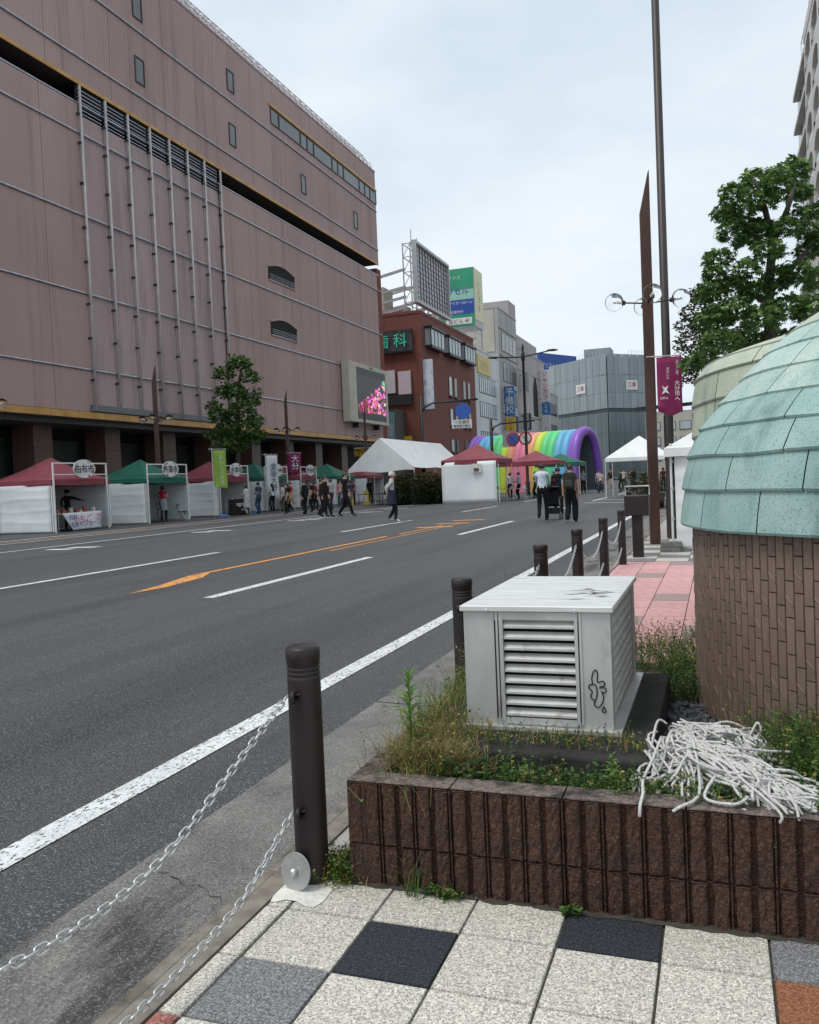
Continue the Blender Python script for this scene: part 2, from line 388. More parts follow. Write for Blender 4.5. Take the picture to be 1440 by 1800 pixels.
def chain(pts, label, joined=False, sp=.0325):
    P = catmull(pts, 40); t = thing('chain', label, 'chain', tuple(P[0]), group='chains between the bollards')
    # arc length walk
    acc = [0]
    for i in range(1, len(P)): acc.append(acc[-1]+(P[i]-P[i-1]).length)
    s = sp/2; k = 0; mb = MB(); base = link_mesh()
    bv = [v.co.copy() for v in base.vertices]; bf = [tuple(p.vertices) for p in base.polygons]
    i = 0
    while s < acc[-1]:
        while acc[i+1] < s: i += 1
        u = (s-acc[i])/(acc[i+1]-acc[i]); p = P[i].lerp(P[i+1], u); d = (P[i+1]-P[i]).normalized()
        yv = Vector((1, 0, 0)); yv = (yv-d*yv.dot(d)).normalized(); zv = d.cross(yv)
        M = Matrix((d, yv, zv)).transposed() @ Matrix.Rotation((PI/2 if k % 2 else 0)+.6+rnd.uniform(-.2, .2), 3, 'X')
        if joined: mb.add([M @ v + p for v in bv], bf)
        else:
            o = link('chain_link', base, t); o.location = p-Vector(P[0]); o.rotation_euler = M.to_euler()
        s += sp; k += 1
    if joined: mb.build('links', M_steel, t, smooth=True)
    return t
chain([(BX-.03, 2.49, .64), (BX-.03, 2.11, .50), (BX-.03, 1.83, .405), (BX-.03, 1.58, .375), (BX-.03, 1.27, .40), (BX-.03, .9, .48), (BX-.01, .50, .64)], 'upper steel chain swinging from the bollard with the disc')
chain([(BX-.03, 2.49, .25), (BX-.03, 2.21, .13), (BX-.03, 2.02, .092), (BX-.03, 1.78, .075), (BX-.03, 1.5, .078), (BX-.03, .95, .13), (BX-.01, .50, .25)], 'lower steel chain almost touching the kerb by the bollard')
for k in range(1, 5):
    for nm, z, sag in (('upper', .64, .24), ('lower', .25, .16)):
        a, b = BY[k]+.06, BY[k+1]-.09
        chain([(BX, a+(b-a)*u, z-sag*4*u*(1-u)) for u in (0, .15, .3, .5, .7, .85, 1)],
              nm+' chain hanging between '+['the disc bollard and the one behind the vent box', 'the second and third bollards of the kerb', 'the third and fourth bollards of the kerb', 'the fourth and fifth bollards of the kerb', 'the last two bollards of the kerb'][k], joined=True)
# steel disc leaning on the first bollard
t = thing('steel_disc', 'round brushed steel disc with a centre bolt leaning on a bollard', 'steel disc', (BX-.02, 2.475, .058))
o = MB().lathe([(0, -.003), (.060, -.003), (.062, 0), (.060, .003), (.010, .003), (.010, .007), (0, .007)], 36).build('disc', M_steel2, t, local=True, smooth=False)
o.rotation_euler = (rad(78), 0, rad(-12))
o2 = MB().lathe([(.012, 0), (.012, .012), (.006, .016), (0, .016)], 12).build('bolt', M_steel, o, local=True); o2.location = (0, 0, .006)
o = MB().add([(BX-.14*math.cos(a)*(1+.25*math.sin(3*a+1)) if True else 0, 2.52+.15*math.sin(a)*(1+.2*math.sin(5*a)), .003+.0) for a in [2*PI*k/26 for k in range(26)]], [tuple(range(26))]).build('mortar_patch', mat('mortar', (.62, .60, .55), (.74, .72, .67), .9, scale=25, bump=.6, bscale=60), pave)
for v in o.data.vertices: v.co.x = max(v.co.x, -1.40); v.co.y = min(v.co.y, 2.66)

# ================================================================== planter
M_block = mat('split_face_block', (.031, .0130, .0085), (.076, .033, .0205), .92, scale=75, detail=5, bump=1.0, bscale=130, bdist=.006, speck=(.20, .14, .11), speck_scale=190, speck_amt=.35, objvar=.08, grain=(260, .7, 1.35), c3=(.022, .014, .012), s3=9, lo3=.5, hi3=.72)
M_cap = mat('block_top', (.11, .082, .072), (.19, .15, .135), .95, scale=60, bump=.8, bscale=120, bdist=.004, grain=(250, .65, 1.4), c3=(.03, .027, .022), s3=12, lo3=.47, hi3=.62)
M_soil = mat('soil', (.035, .026, .018), (.075, .056, .038), 1, scale=25, bump=1, bscale=60, bdist=.02)
M_conc = mat('dark_concrete', (.014, .0135, .0125), (.030, .0285, .026), .95, scale=9, detail=7, bump=.7, bscale=70, bdist=.006, c3=(.055, .052, .046), s3=3, lo3=.6, hi3=.8)
PX0, PX1, PY0, PY1, PZ = -1.195, 2.7, 2.565, 6.05, .345
pl = thing('planter', 'low planter of ribbed dark brown split-face blocks round the vent box', 'planter', (PX0, PY0, 0))
def block_mesh(L, h, ribs, seed):
    rr = random.Random(seed); mb = MB(); pitch = L/ribs; gw = .017; dp = .016
    mb.box(.002, L-.002, dp, .10, 0, h-.002, 0)
    for i in range(ribs):
        x0 = i*pitch+gw/2; x1 = (i+1)*pitch-gw/2; nx, nz = 4, 9; vs = []; fs = []
        for b in range(nz+1):
            for a in range(nx+1):
                ed = (a in (0, nx)) or (b in (0, nz))
                vs.append((x0+(x1-x0)*a/nx+(rr.uniform(-.0015, .0015)), (.003 if ed else 0)+rr.uniform(-.0032, .0032), .002+(h-.006)*b/nz))
        for b in range(nz):
            for a in range(nx): q = b*(nx+1)+a; fs.append((q, q+1, q+nx+2, q+nx+1))
        mb.add(vs, fs); o = len(mb.v)
        # rib flanks and top
        vs = [(x0, 0, .002), (x0, dp+.001, .002), (x0, dp+.001, h-.004), (x0, 0, h-.004), (x1, 0, .002), (x1, dp+.001, .002), (x1, dp+.001, h-.004), (x1, 0, h-.004)]
        mb.add(vs, [(0, 3, 2, 1), (4, 5, 6, 7), (3, 7, 6, 2)])
        if i % 2 == 1:   # thin lip inside the groove
            mb.box(x1+.005, x1+.010, .006, dp+.002, .002, h-.004)
    return mb.mesh('wall_block', M_block)
bms = [block_mesh(.36, .206, 6, k) for k in range(4)]
for cz, hh in ((-.069, 0), (.139, 1)):
    for k in range(11):
        o = link('wall_block', bms[(k*3+hh) % 4], pl); o.location = (k*.361, rnd.uniform(-.002, .002), cz-0)
    for k in range(9):
        o = link('wall_block', bms[(k*2+hh+1) % 4], pl); o.location = (0, .46+k*.361-.1, cz); o.rotation_euler = (0, 0, -PI/2)
mb = MB()
for k in range(11): mb.box(PX0+.003+k*.361, PX0+.358+k*.361, PY0+.004, PY0+.102, .345, .3475+(k % 3)*.001)
for k in range(9): mb.box(PX0+.004, PX0+.102, PY0+.105+k*.361, PY0+.46+k*.361, .345, .348+(k % 2)*.001)
mb.build('coping', M_cap, pl)
mb = MB(); nx, ny = 40, 40; vs = []; fs = []
for j in range(ny+1):
    for i in range(nx+1):
        x = PX0+.09+(PX1-PX0-.09)*i/nx; y = PY0+.09+(PY1-PY0-.1)*j/ny
        z = .27+rnd.uniform(-.015, .015)+.06*math.exp(-((y-PY0-.1)/.12)**2)
        if y > 3.35 and x > -.26: z -= .04
        z -= .25*max(0, (y-4.6)/1.4)
        vs.append((x, y, z))
for j in range(ny):
    for i in range(nx): q = j*(nx+1)+i; fs.append((q, q+1, q+nx+2, q+nx+1))
mb.add(vs, fs).build('soil', M_soil, pl, smooth=True)
MB().box(PX0+.02, PX1, PY0+.2, PY1, .0, .012).build('footing', M_dirt, pl)
# strip of dirt where the wall meets the tiles
mb = MB()
for k in range(46):
    x = PX0+.02+k*.08; w_ = rnd.uniform(.012, .03)
    mb.add([(x-.06, PY0+.02, .0), (x+.07, PY0+.02, .0), (x+.04, PY0-w_*.7, .0022), (x, PY0-w_, .0022), (x-.04, PY0-w_*.6, .0022), (x, PY0+.01, .009)], [(0, 4, 5), (4, 3, 5), (3, 2, 5), (2, 1, 5)])
o = mb.build('dirt_strip', M_dirt, pave); o['kind'] = 'stuff'

# ------------------------------------------------------------------ plinth and vent box
t = MB().box(-1.09, -.235, 2.85, 4.14, .1, .384).build('concrete_plinth', M_conc)
md = t.modifiers.new('b', 'BEVEL'); md.width = .012; md.segments = 2
tag(t, 'blackened concrete plinth under the louvred vent box', 'plinth')
M_alu = mat('weathered_aluminium', (.44, .44, .425), (.58, .58, .565), .48, .45, scale=5, detail=6, stretch=(1, 1, .35), bump=.12, bscale=30, bdist=.003, c3=(.26, .245, .22), s3=6, lo3=.58, hi3=.8, st3=(2, 2, .6))
M_lid = mat('chalky_lid', (.60, .60, .585), (.70, .70, .69), .6, .25, scale=9, detail=7, stretch=(.5, 3, 1), c3=(.30, .29, .27), s3=10, lo3=.58, hi3=.7, st3=(.5, 3, 1))
M_dark = mat('dark_void', (.008, .008, .008), (.012, .012, .012), .9)
M_slat = mat('louvre_slat', (.44, .435, .415), (.54, .535, .51), .6, .15, scale=14, c3=(.20, .17, .13), s3=9, lo3=.6, hi3=.75)
M_soot = mat('soot', (.035, .033, .03), (.07, .066, .06), .9, scale=60)
VX0, VX1, VY0, VY1, VZ0, VZ1 = -.93, -.378, 3.13, 4.06, .386, .83
vb = thing('vent_box', 'grey metal vent box with louvred sides and a scrawled thumbs-down doodle', 'vent box', (VX0, VY0, VZ0))
body = MB()
body.box(VX0+.05, VX1-.05, VY0+.05, VY1-.05, VZ0+.01, VZ1-.01, 0)
body.build('core', M_dark, vb)
mb = MB()
mb.box(VX0, VX0+.118, VY0, VY0+.045, VZ0+.012, VZ1)
mb.box(VX1-.105, VX1, VY0, VY0+.045, VZ0+.012, VZ1)
mb.box(VX0+.118, VX1-.105, VY0+.004, VY0+.045, VZ1-.035, VZ1)
mb.box(VX0+.118, VX1-.105, VY0+.004, VY0+.045, VZ0+.012, VZ0+.034)
mb.box(VX0, VX0+.045, VY0+.045, VY1-.045, VZ0+.012, VZ1)
mb.box(VX1-.045, VX1-.004, VY1-.13, VY1-.045, VZ0+.012, VZ1)
mb.box(VX1-.045, VX1-.004, VY0+.045, VY0+.09, VZ0+.012, VZ1)
mb.box(VX1-.045, VX1-.006, VY0+.09, VY1-.13, VZ1-.03, VZ1)
mb.box(VX1-.045, VX1-.006, VY0+.09, VY1-.13, VZ0+.012, VZ0+.035)
mb.box(VX0, VX1, VY1-.045, VY1, VZ0+.012, VZ1)
cas = mb.build('casing', M_alu, vb)
for x0, x1 in ((VX0+.126, VX0+.134), (VX0+.139, VX0+.153), (VX1-.130, VX1-.118), (VX1-.113, VX1-.105)):
    MB().box(x0, x1, VY0-.006, VY0+.01, VZ0+.03, VZ1-.001).build('edge_strip', M_alu, cas)
MB().box(VX0+.153, VX1-.13, VY0-.004, VY0+.01, VZ1-.030, VZ1-.002).build('top_rail', M_alu, cas)
MB().box(VX0+.153, VX1-.13, VY0-.004, VY0+.01, VZ0+.02, VZ0+.042).build('bottom_rail', M_alu, cas)
for k in range(9):
    z = VZ0+.048+k*.0415; x0, x1 = VX0+.154, VX1-.131
    vs = [(x0, VY0-.001, z), (x1, VY0-.001, z), (x1, VY0-.001, z+.008), (x0, VY0-.001, z+.008), (x0, VY0+.020, z+.027), (x1, VY0+.020, z+.027), (x1, VY0+.023, z+.023), (x0, VY0+.023, z+.023)]
    MB().add(vs, [(0, 1, 2, 3), (3, 2, 5, 4), (4, 5, 6, 7), (7, 6, 1, 0), (0, 3, 4, 7), (1, 6, 5, 2)]).build('louvre_slat', M_slat, vb)
for k in range(9):
    z = VZ0+.043+k*.0415; y0, y1 = VY0+.09, VY1-.13; X = VX1-.004
    vs = [(X, y0, z), (X, y1, z), (X, y1, z+.008), (X, y0, z+.008), (X-.020, y0, z+.027), (X-.020, y1, z+.027), (X-.023, y1, z+.023), (X-.023, y0, z+.023)]
    MB().add(vs, [(0, 1, 2, 3), (3, 2, 5, 4), (4, 5, 6, 7), (7, 6, 1, 0), (0, 3, 4, 7), (1, 6, 5, 2)]).build('louvre_slat', M_slat, vb)
lid = MB().box(VX0-.012, VX1+.012, VY0-.014, VY1+.012, VZ1, VZ1+.022).build('lid', M_lid, vb)
md = lid.modifiers.new('b', 'BEVEL'); md.width = .003
for x in (VX0+.095, VX1-.125):
    MB().lathe([(0, -.008), (.008, -.008), (.008, 0), (.005, .004), (0, .005)], 10).build('bolt', M_steel, lid, local=True).location = (x-VX0, -.016, VZ1+.004-VZ0)
    lid.children[-1].rotation_euler = (PI/2, 0, 0)
# soot patch on the lid (blotchy strokes)
mb = MB(); rr = random.Random(4)
for k in range(34):
    a = rr.uniform(0, 2*PI); q = math.sqrt(rr.random()); x = VX1-.12+.085*q*math.cos(a); y = VY0+.33+.17*q*math.sin(a); L = rr.uniform(.012, .035); wd = rr.uniform(.002, .0055); an = rr.uniform(-.4, .4)
    dx, dy = math.cos(an)*L, math.sin(an)*L
    mb.quad((x-dx, y-dy, VZ1+.0228+k*4e-6), (x+wd, y-wd, VZ1+.0228+k*4e-6), (x+dx, y+dy, VZ1+.0228+k*4e-6), (x-wd, y+wd, VZ1+.0228+k*4e-6))
mb.build('soot_patch', M_soot, lid)
MB().box(VX0-.01, VX1+.03, VY0-.03, VY1+.02, VZ0-.001, VZ0+.012).build('base_flange', M_alu, vb)
# doodle drawn with a marker on the front right panel: outline of a hand giving a thumbs down, with a drop
def dd(px, py):   # sketch coordinates to panel
    return (VX1-.087+px*.001, VY0-.0025, VZ0+.075+py*.001)
M_ink = mat('marker_ink', (.006, .006, .007), None, .5)
c1 = catmull([dd(*p) for p in [(20, 150), (14, 128), (16, 104), (8, 104), (2, 92), (10, 84), (14, 74), (8, 62), (16, 48), (24, 46), (20, 32), (28, 22), (40, 24), (52, 44), (54, 62), (50, 76)]], 6)
c2 = catmull([dd(*p) for p in [(20, 150), (28, 158), (35, 148), (34, 126), (36, 112), (50, 118), (60, 112), (57, 101), (46, 98), (42, 92), (58, 94), (65, 84), (57, 75), (46, 80)]], 6)
c3 = catmull([dd(*p) for p in [(16, 104), (26, 104), (31, 90), (31, 66), (26, 48)]], 6)
c4 = catmull([dd(*p) for p in [(54, 24), (48, 10), (54, 2), (61, 7), (59, 15), (54, 24)]], 5)
mb = MB()
for c in (c1, c2, c3, c4): mb.tube(c, .0023, 5)
mb.build('marker_doodle', M_ink, vb, smooth=True)
# ================================================================== round kiosk with copper roof
M_wtile = mat('brown_wall_tile', (.155, .106, .082), (.215, .152, .12), .8, scale=22, detail=5, stretch=(1, 1, .4), bump=.5, bscale=45, bdist=.006, objvar=.10, c3=(.095, .064, .050), s3=5, lo3=.55, hi3=.75)
M_mort = mat('wall_mortar', (.035, .024, .018), (.05, .035, .028), .95, scale=20)
def copper(nm, c1, c2, c3):
    return mat(nm, c1, c2, .62, 0, scale=5, detail=8, bump=.25, bscale=25, bdist=.004, c3=c3, s3=4, lo3=.53, hi3=.66, st3=(1, 1, .22), speck=(.05, .08, .07), speck_scale=150, speck_amt=.55, objvar=.06, spec=.4)
M_cop = [copper('verdigris', (.255, .40, .375), (.35, .49, .455), (.18, .28, .26)), copper('skylit_pale_verdigris', (.38, .52, .47), (.46, .58, .52), (.31, .44, .39)), copper('sandy_verdigris', (.42, .47, .37), (.49, .53, .42), (.33, .40, .32))]
M_seam = mat('roof_seam', (.035, .055, .050), (.05, .075, .068), .8, scale=12)
KX, KY = 1.28, 4.36
ki = thing('round_kiosk', 'round brown tiled kiosk with a domed verdigris copper roof', 'kiosk', (KX, KY, 0))
RW = 1.400
MB().lathe([(RW-.012, .0), (RW-.012, 1.12)], 72).build('wall_core', M_mort, ki, smooth=True, local=True)
wt, th = .0425, .137
NW = int(2*PI*RW/wt); da = 2*PI/NW
def wtile(seed):
    r_ = random.Random(seed); e = .0016; a = wt/2-e; h = th-.002; d = .010; b = .002
    vs = [(-a, 0, 0), (a, 0, 0), (a, 0, h), (-a, 0, h), (-a+b, d+r_.uniform(-.001, .001), b), (a-b, d+r_.uniform(-.0012, .0012), b), (a-b, d, h-b), (-a+b, d+r_.uniform(-.0015, .001), h-b)]
    mb = MB().add(vs, [(4, 7, 6, 5), (0, 4, 5, 1), (1, 5, 6, 2), (2, 6, 7, 3), (3, 7, 4, 0)])
    if seed % 3 == 1:   # slanting chipped ridge
        z0 = r_.uniform(.03, .07); mb.add([(-a+b, d+.0005, z0), (a-b, d+.0005, z0+.032), (a-b, d+.003, z0+.036), (-a+b, d+.003, z0+.004), (a-b, d+.0005, z0+.043), (-a+b, d+.0005, z0+.010)], [(0, 3, 2, 1), (3, 5, 4, 2)])
    return mb.mesh('wall_tile', M_wtile)
wts = [wtile(k) for k in range(6)]
stuff = MB(); cnt = 0
view = math.atan2(0-KY, 0-KX)
order = []
for k in range(NW):
    a = k*da; dv = (a-view+PI) % (2*PI)-PI
    off = -th*((k*.31) % 1.0)
    for j in range(9):
        z = off+j*th
        if z+th < .12 or z > 1.07: continue
        order.append((abs(dv+.42), k, j, a, z))
order.sort()
for q, (d_, k, j, a, z) in enumerate(order):
    me = wts[(k*7+j*5) % 6]; x, y = (RW-.012)*math.cos(a), (RW-.012)*math.sin(a)
    if q < 295:
        o = link('wall_tile', me, ki); o.location = (x, y, z); o.rotation_euler = (0, 0, a-PI/2)
    else:
        Mz = Matrix.Rotation(a-PI/2, 3, 'Z')
        stuff.add([Mz @ v.co + Vector((x, y, z)) for v in me.vertices], [tuple(p.vertices) for p in me.polygons])
stuff.build('wall_tiles', M_wtile, ki, local=True, kind='stuff')
def dome(parent, prof, seg0, tiers, a0=0., seedv=1, thick=.009, segs=5):
    """prof: list of (r,z) course edges from the rim up; one lapped copper sheet per panel"""
    r_ = random.Random(seedv)
    for j in range(len(prof)-1):
        (ra, za), (rb, zb) = prof[j], prof[j+1]; n = max(7, int(round(seg0*ra/prof[0][0]))); ph = a0+r_.uniform(0, 2*PI/n)
        for k in range(n):
            b0 = ph+2*PI*k/n; b1 = ph+2*PI*(k+1)/n-.004; vs = []; fs = []
            sag = r_.uniform(-.003, .006)
            for i in range(segs+1):
                an = b0+(b1-b0)*i/segs; c_, s_ = math.cos(an), math.sin(an); dz = sag*math.sin(PI*i/segs)
                for (r, z) in ((ra+thick*1.9, za-.014-dz), (ra+thick*2.1+.004, za-.004-dz), ((ra+rb)/2+thick*1.3+.004, (za+zb)/2), (rb+thick*.5, zb)): vs.append((r*c_, r*s_, z))
            for i in range(segs):
                for q in range(3): a = i*4+q; fs.append((a, a+4, a+5, a+1))
            # underside lip back to the surface
            o_ = len(vs)
            for i in range(segs+1):
                an = b0+(b1-b0)*i/segs; vs.append(((ra-.02)*math.cos(an), (ra-.02)*math.sin(an), za-.012))
            for i in range(segs): fs.append((o_+i, o_+i+1, (i+1)*4, i*4))
            m_ = tiers[min(j, len(tiers)-1)]
            MB().add(vs, fs).build('roof_sheet', m_, parent, smooth=False, local=True)
prof1 = [(1.43, 1.09), (1.42, 1.255), (1.395, 1.40), (1.335, 1.525), (1.245, 1.635), (1.145, 1.745), (1.045, 1.85), (.94, 1.94), (.80, 2.035), (.62, 2.12), (.40, 2.19), (.12, 2.23)]
MB().lathe([(1.33, 1.09)]+[(r-.006, z) for r, z in prof1]+[(0, 2.235)], 64).build('roof_deck', M_seam, ki, smooth=True, local=True)
dome(ki, prof1, 22, [M_cop[0], M_cop[0], M_cop[0], M_cop[0], M_cop[1], M_cop[1], M_cop[1], M_cop[2]], .2, 5)  # upper courses paler: weathering plus grazing sky light put into the colour
# second, taller lobe of the kiosk behind
k2 = thing('copper_roofed_lobe', 'paler taller copper-clad lobe joined to the back of the round kiosk', 'kiosk', (2.2, 7.5, 0))
MB().lathe([(2.27, 0), (2.27, 1.15)], 72).build('wall', M_wtile, k2, smooth=True, local=True)
prof2 = [(2.37, 1.1), (2.37, 1.35), (2.365, 1.6), (2.36, 1.85), (2.34, 2.05), (2.26, 2.16), (2.06, 2.225), (1.80, 2.29), (1.5, 2.35), (1.1, 2.41), (.6, 2.45), (.2, 2.47)]
MB().lathe([(2.2, 1.1)]+[(r-.006, z) for r, z in prof2]+[(0, 2.475)], 64).build('roof_deck', M_seam, k2, smooth=True, local=True)
dome(k2, prof2, 20, [M_cop[2]], .1, 9, segs=6)

# ================================================================== rope pile
M_rope = mat('white_rope', (.50, .49, .46), (.70, .69, .67), .9, scale=160, bump=1, bscale=190, bdist=.006, c3=(.42, .40, .36), s3=9, lo3=.55, hi3=.8)
rr = random.Random(21); mb = MB()
def strand(P, r=.0044): mb.tube(catmull(P, 5), r, 6)
for k in range(230):      # main body sweeping right and forward
    q = rr.random(); hx = -.13+rr.gauss(0, .045); hy = 3.02+rr.gauss(0, .09); hz = .32+.11*math.exp(-((hx+.13)/.07)**2)*rr.uniform(.4, 1)
    e = (.145+rr.gauss(0, .045), 2.73+rr.gauss(0, .05), .325+rr.uniform(.0, .06))
    m1 = (-.03+rr.gauss(0, .035), 2.89+rr.gauss(0, .055), .33+rr.uniform(.0, .10)); m2 = (.07+rr.gauss(0, .035), 2.80+rr.gauss(0, .05), .325+rr.uniform(0, .085))
    e2 = (min(.235, e[0]+.035+rr.gauss(0, .02)), e[1]-.02+rr.gauss(0, .03), .33+rr.uniform(0, .035))
    strand([(hx-.02, hy+.03, hz-.03), (hx, hy, hz), m1, m2, e, e2])
for k in range(80):      # back bundle
    hx = -.10+rr.gauss(0, .04); hy = 3.12+rr.gauss(0, .05)
    strand([(hx, hy, .34+rr.uniform(0, .10)), (.0+rr.gauss(0, .02), 3.15+rr.gauss(0, .04), .34+rr.uniform(.02, .09)), (.08+rr.gauss(0, .02), 3.12+rr.gauss(0, .05), .33+rr.uniform(.0, .07)), (.14+rr.gauss(0, .03), 3.08+rr.gauss(0, .06), .31+rr.uniform(.0, .05))])
for k in range(36):      # ends trailing to the left and front
    hx = -.15+rr.gauss(0, .05); hy = 3.02+rr.gauss(0, .08); ex = rr.uniform(-.28, -.02); ey = rr.uniform(2.62, 2.84)
    strand([(hx+.03, hy, .39+rr.uniform(-.05, .03)), (hx, hy-.03, .41+rr.uniform(-.06, .03)), ((hx+ex)/2+rr.gauss(0, .02), (hy+ey)/2, .375+rr.uniform(-.04, .02)), (ex+rr.gauss(0, .015), ey+.06, .36+rr.uniform(-.03, .01)), (ex, ey, .322+rr.uniform(-.01, .015))])
for P in ([(-.2, 2.95, .44), (-.22, 2.8, .41), (-.24, 2.68, .385), (-.235, 2.60, .372), (-.24, 2.552, .352), (-.242, 2.548, .32)],
          [(-.1, 2.95, .44), (-.08, 2.78, .40), (-.075, 2.66, .372), (-.09, 2.60, .362), (-.125, 2.555, .358), (-.148, 2.545, .345)],
          [(-.12, 3.1, .40), (-.1, 3.12, .44), (-.06, 3.05, .43), (-.09, 2.95, .40), (-.13, 2.9, .41)],
          [(.05, 3.1, .36), (.09, 3.2, .40), (.11, 3.25, .42), (.12, 3.2, .41), (.08, 3.1, .37)],
          [(.1, 2.75, .42), (.18, 2.75, .42), (.21, 2.8, .39), (.235, 2.81, .37)],
          [(.02, 2.85, .45), (.12, 2.93, .42), (.2, 3.0, .40)], [(-.03, 2.72, .40), (-.06, 2.62, .365), (.02, 2.60, .36), (.06, 2.64, .37)]): strand(P, .0049)
for i in range(len(mb.v)):      # strands lie on the soil, never below it
    x, y, z = mb.v[i]
    if z < .29 : mb.v[i] = (x, y, .29+(z-.29)*.2)
o = mb.build('rope_pile', M_rope, smooth=True); tag(o, 'heap of cut white ropes lying on the planter weeds', 'rope')

# ================================================================== weeds and stones
def leafmat(nm, c, c2): return mat(nm, c, c2, .55, scale=6, spec=.35, lo=.3, hi=.7, translucent=.3)
M_gr = leafmat('weed_green', (.060, .125, .022), (.10, .185, .04)); M_gd = leafmat('weed_dark', (.022, .055, .014), (.045, .095, .022)); M_gy = leafmat('weed_yellow', (.27, .25, .06), (.36, .32, .10))
M_straw = leafmat('dry_straw', (.20, .125, .055), (.30, .21, .10)); M_moss = leafmat('moss', (.05, .085, .02), (.09, .13, .03))
def blade(mb, p, h, lean, wd, mi, rr):
    a = rr.uniform(0, 2*PI); dx, dy = math.cos(a), math.sin(a); w_ = Vector((-dy, dx, 0))*wd
    p = Vector(p); m = p+Vector((dx*lean*.35, dy*lean*.35, h*.6)); e = p+Vector((dx*lean, dy*lean, h*rr.uniform(.75, 1)))
    mb.add([p-w_, p+w_, m+w_*.7, m-w_*.7, e], [(0, 1, 2, 3), (3, 2, 4)], mi)
def leaf(mb, p, L, mi, rr, flat=.5):
    d = Vector((rr.gauss(0, 1), rr.gauss(0, 1), rr.gauss(0, flat)+.15)).normalized(); s_ = d.cross(Vector((rr.gauss(0, .3), rr.gauss(0, .3), 1))).normalized()*L*.42
    p = Vector(p); q = p+d*L*.55+Vector((0, 0, L*.08)); e = p+d*L
    mb.add([p, q+s_, e, q-s_], [(0, 1, 2, 3)], mi)
def patch(name, label, region, nb, nl, ns, hb, lf, weights, seed, sprig_h=.12, cat='weeds'):
    """region(rr) -> (x,y,z); blades, sprigs with leaves, ground leaves"""
    rr = random.Random(seed); mb = MB(); pick = lambda: rr.choices(range(5), weights)[0]
    for _ in range(nb): blade(mb, region(rr), rr.uniform(*hb), rr.uniform(.2, .9)*hb[1], rr.uniform(.0008, .002), pick(), rr)
    for _ in range(nl):
        x, y, z = region(rr); leaf(mb, (x, y, z+rr.uniform(0, .03)), rr.uniform(*lf), pick(), rr)
    for _ in range(ns):
        x, y, z = region(rr); h = sprig_h*rr.uniform(.4, 1); lx, ly = rr.gauss(0, .35)*h, rr.gauss(0, .35)*h; mi = pick()
        mb.tube([(x, y, z), (x+lx*.4, y+ly*.4, z+h*.6), (x+lx, y+ly, z+h)], [.0011, .0008, .0004], 3, mi, cap=False)
        for q in range(7):
            u = rr.uniform(.15, 1); leaf(mb, (x+lx*u*u, y+ly*u*u, z+h*u), rr.uniform(*lf), mi, rr)
    o = mb.build(name, [M_gr, M_gd, M_gy, M_straw, M_moss]); o['kind'] = 'stuff'; tag(o, label, cat); return o
def soilz(x, y):
    z = .275+.06*math.exp(-((y-PY0-.1)/.12)**2)
    if y > 3.35 and x > -.26: z -= .04
    return z-.25*max(0, (y-4.6)/1.4)
def rg(x0, x1, y0, y1, zf=soilz):
    def f(rr): x = rr.uniform(x0, x1); y = rr.uniform(y0, y1); return (x, y, zf(x, y))
    return f
def blob(cx, cy, rx, ry, zf=soilz):
    def f(rr): x = rr.gauss(cx, rx); y = rr.gauss(cy, ry); return (x, y, zf(x, y))
    return f
patch('dry_grass', 'mound of yellowing dry grass beside the left of the vent box', blob(-1.0, 2.95, .07, .14, lambda x, y: .30), 3800, 800, 300, (.05, .15), (.006, .014), (.16, .05, .42, .34, .03), 1, .18, 'grass')
patch('dry_grass', 'strip of grass between the plinth and the road kerb', rg(-1.185, -1.0, 3.1, 4.6, lambda x, y: .32), 1500, 700, 260, (.06, .18), (.007, .016), (.4, .15, .3, .12, .03), 2, .2, 'grass')
patch('straw_tuft', 'brown straw hanging over the front left plinth corner', blob(-.93, 2.80, .07, .035, lambda x, y: .33), 1100, 150, 60, (.05, .11), (.006, .012), (.1, .05, .2, .65, .0), 3, .1, 'grass')
patch('ground_cover', 'dark creeping weeds along the shaded plinth front', rg(-.95, -.2, 2.66, 2.86), 120, 800, 170, (.03, .07), (.008, .02), (.24, .66, .04, .03, .03), 4, .12)
patch('ground_cover', 'bright low weeds just behind the planter coping', rg(-.7, .5, 2.66, 2.78, lambda x, y: .33), 260, 900, 110, (.02, .05), (.007, .016), (.52, .18, .12, .05, .13), 5, .06)
patch('ground_cover', 'leafy weeds under and around the white rope heap', rg(-.35, .45, 2.62, 3.35), 300, 2000, 360, (.03, .08), (.008, .018), (.5, .26, .14, .03, .07), 6, .09)
patch('weed_bank', 'dense green weeds banked against the brown kiosk wall', blob(.34, 3.12, .14, .17, lambda x, y: .28), 900, 2600, 1100, (.05, .14), (.007, .016), (.50, .27, .16, .02, .05), 7, .22)
patch('weed_bank', 'fine green weeds sprawling beyond the right corner of the plinth', rg(-.30, .02, 4.1, 4.9, lambda x, y: .22), 900, 2200, 800, (.05, .14), (.007, .016), (.38, .44, .12, .02, .04), 8, .2)
patch('weed_bank', 'weeds edging the planter next to the pink paving', rg(-.6, 0, 4.9, 6.0, lambda x, y: .15), 700, 1500, 600, (.05, .15), (.008, .018), (.42, .38, .14, .02, .04), 9, .22)
patch('weed_bank', 'sparse tall weeds poking up beside the back of the vent box', rg(-1.15, -.95, 3.8, 5.2, lambda x, y: .30), 60, 200, 60, (.2, .5), (.008, .016), (.3, .1, .3, .3, 0), 10, .5)
patch('ground_cover', 'thin weeds growing on the plinth along the vent box flange', rg(-.95, -.26, 2.92, 3.08, lambda x, y: .384), 160, 330, 90, (.02, .07), (.006, .013), (.32, .12, .34, .18, .04), 11, .07)
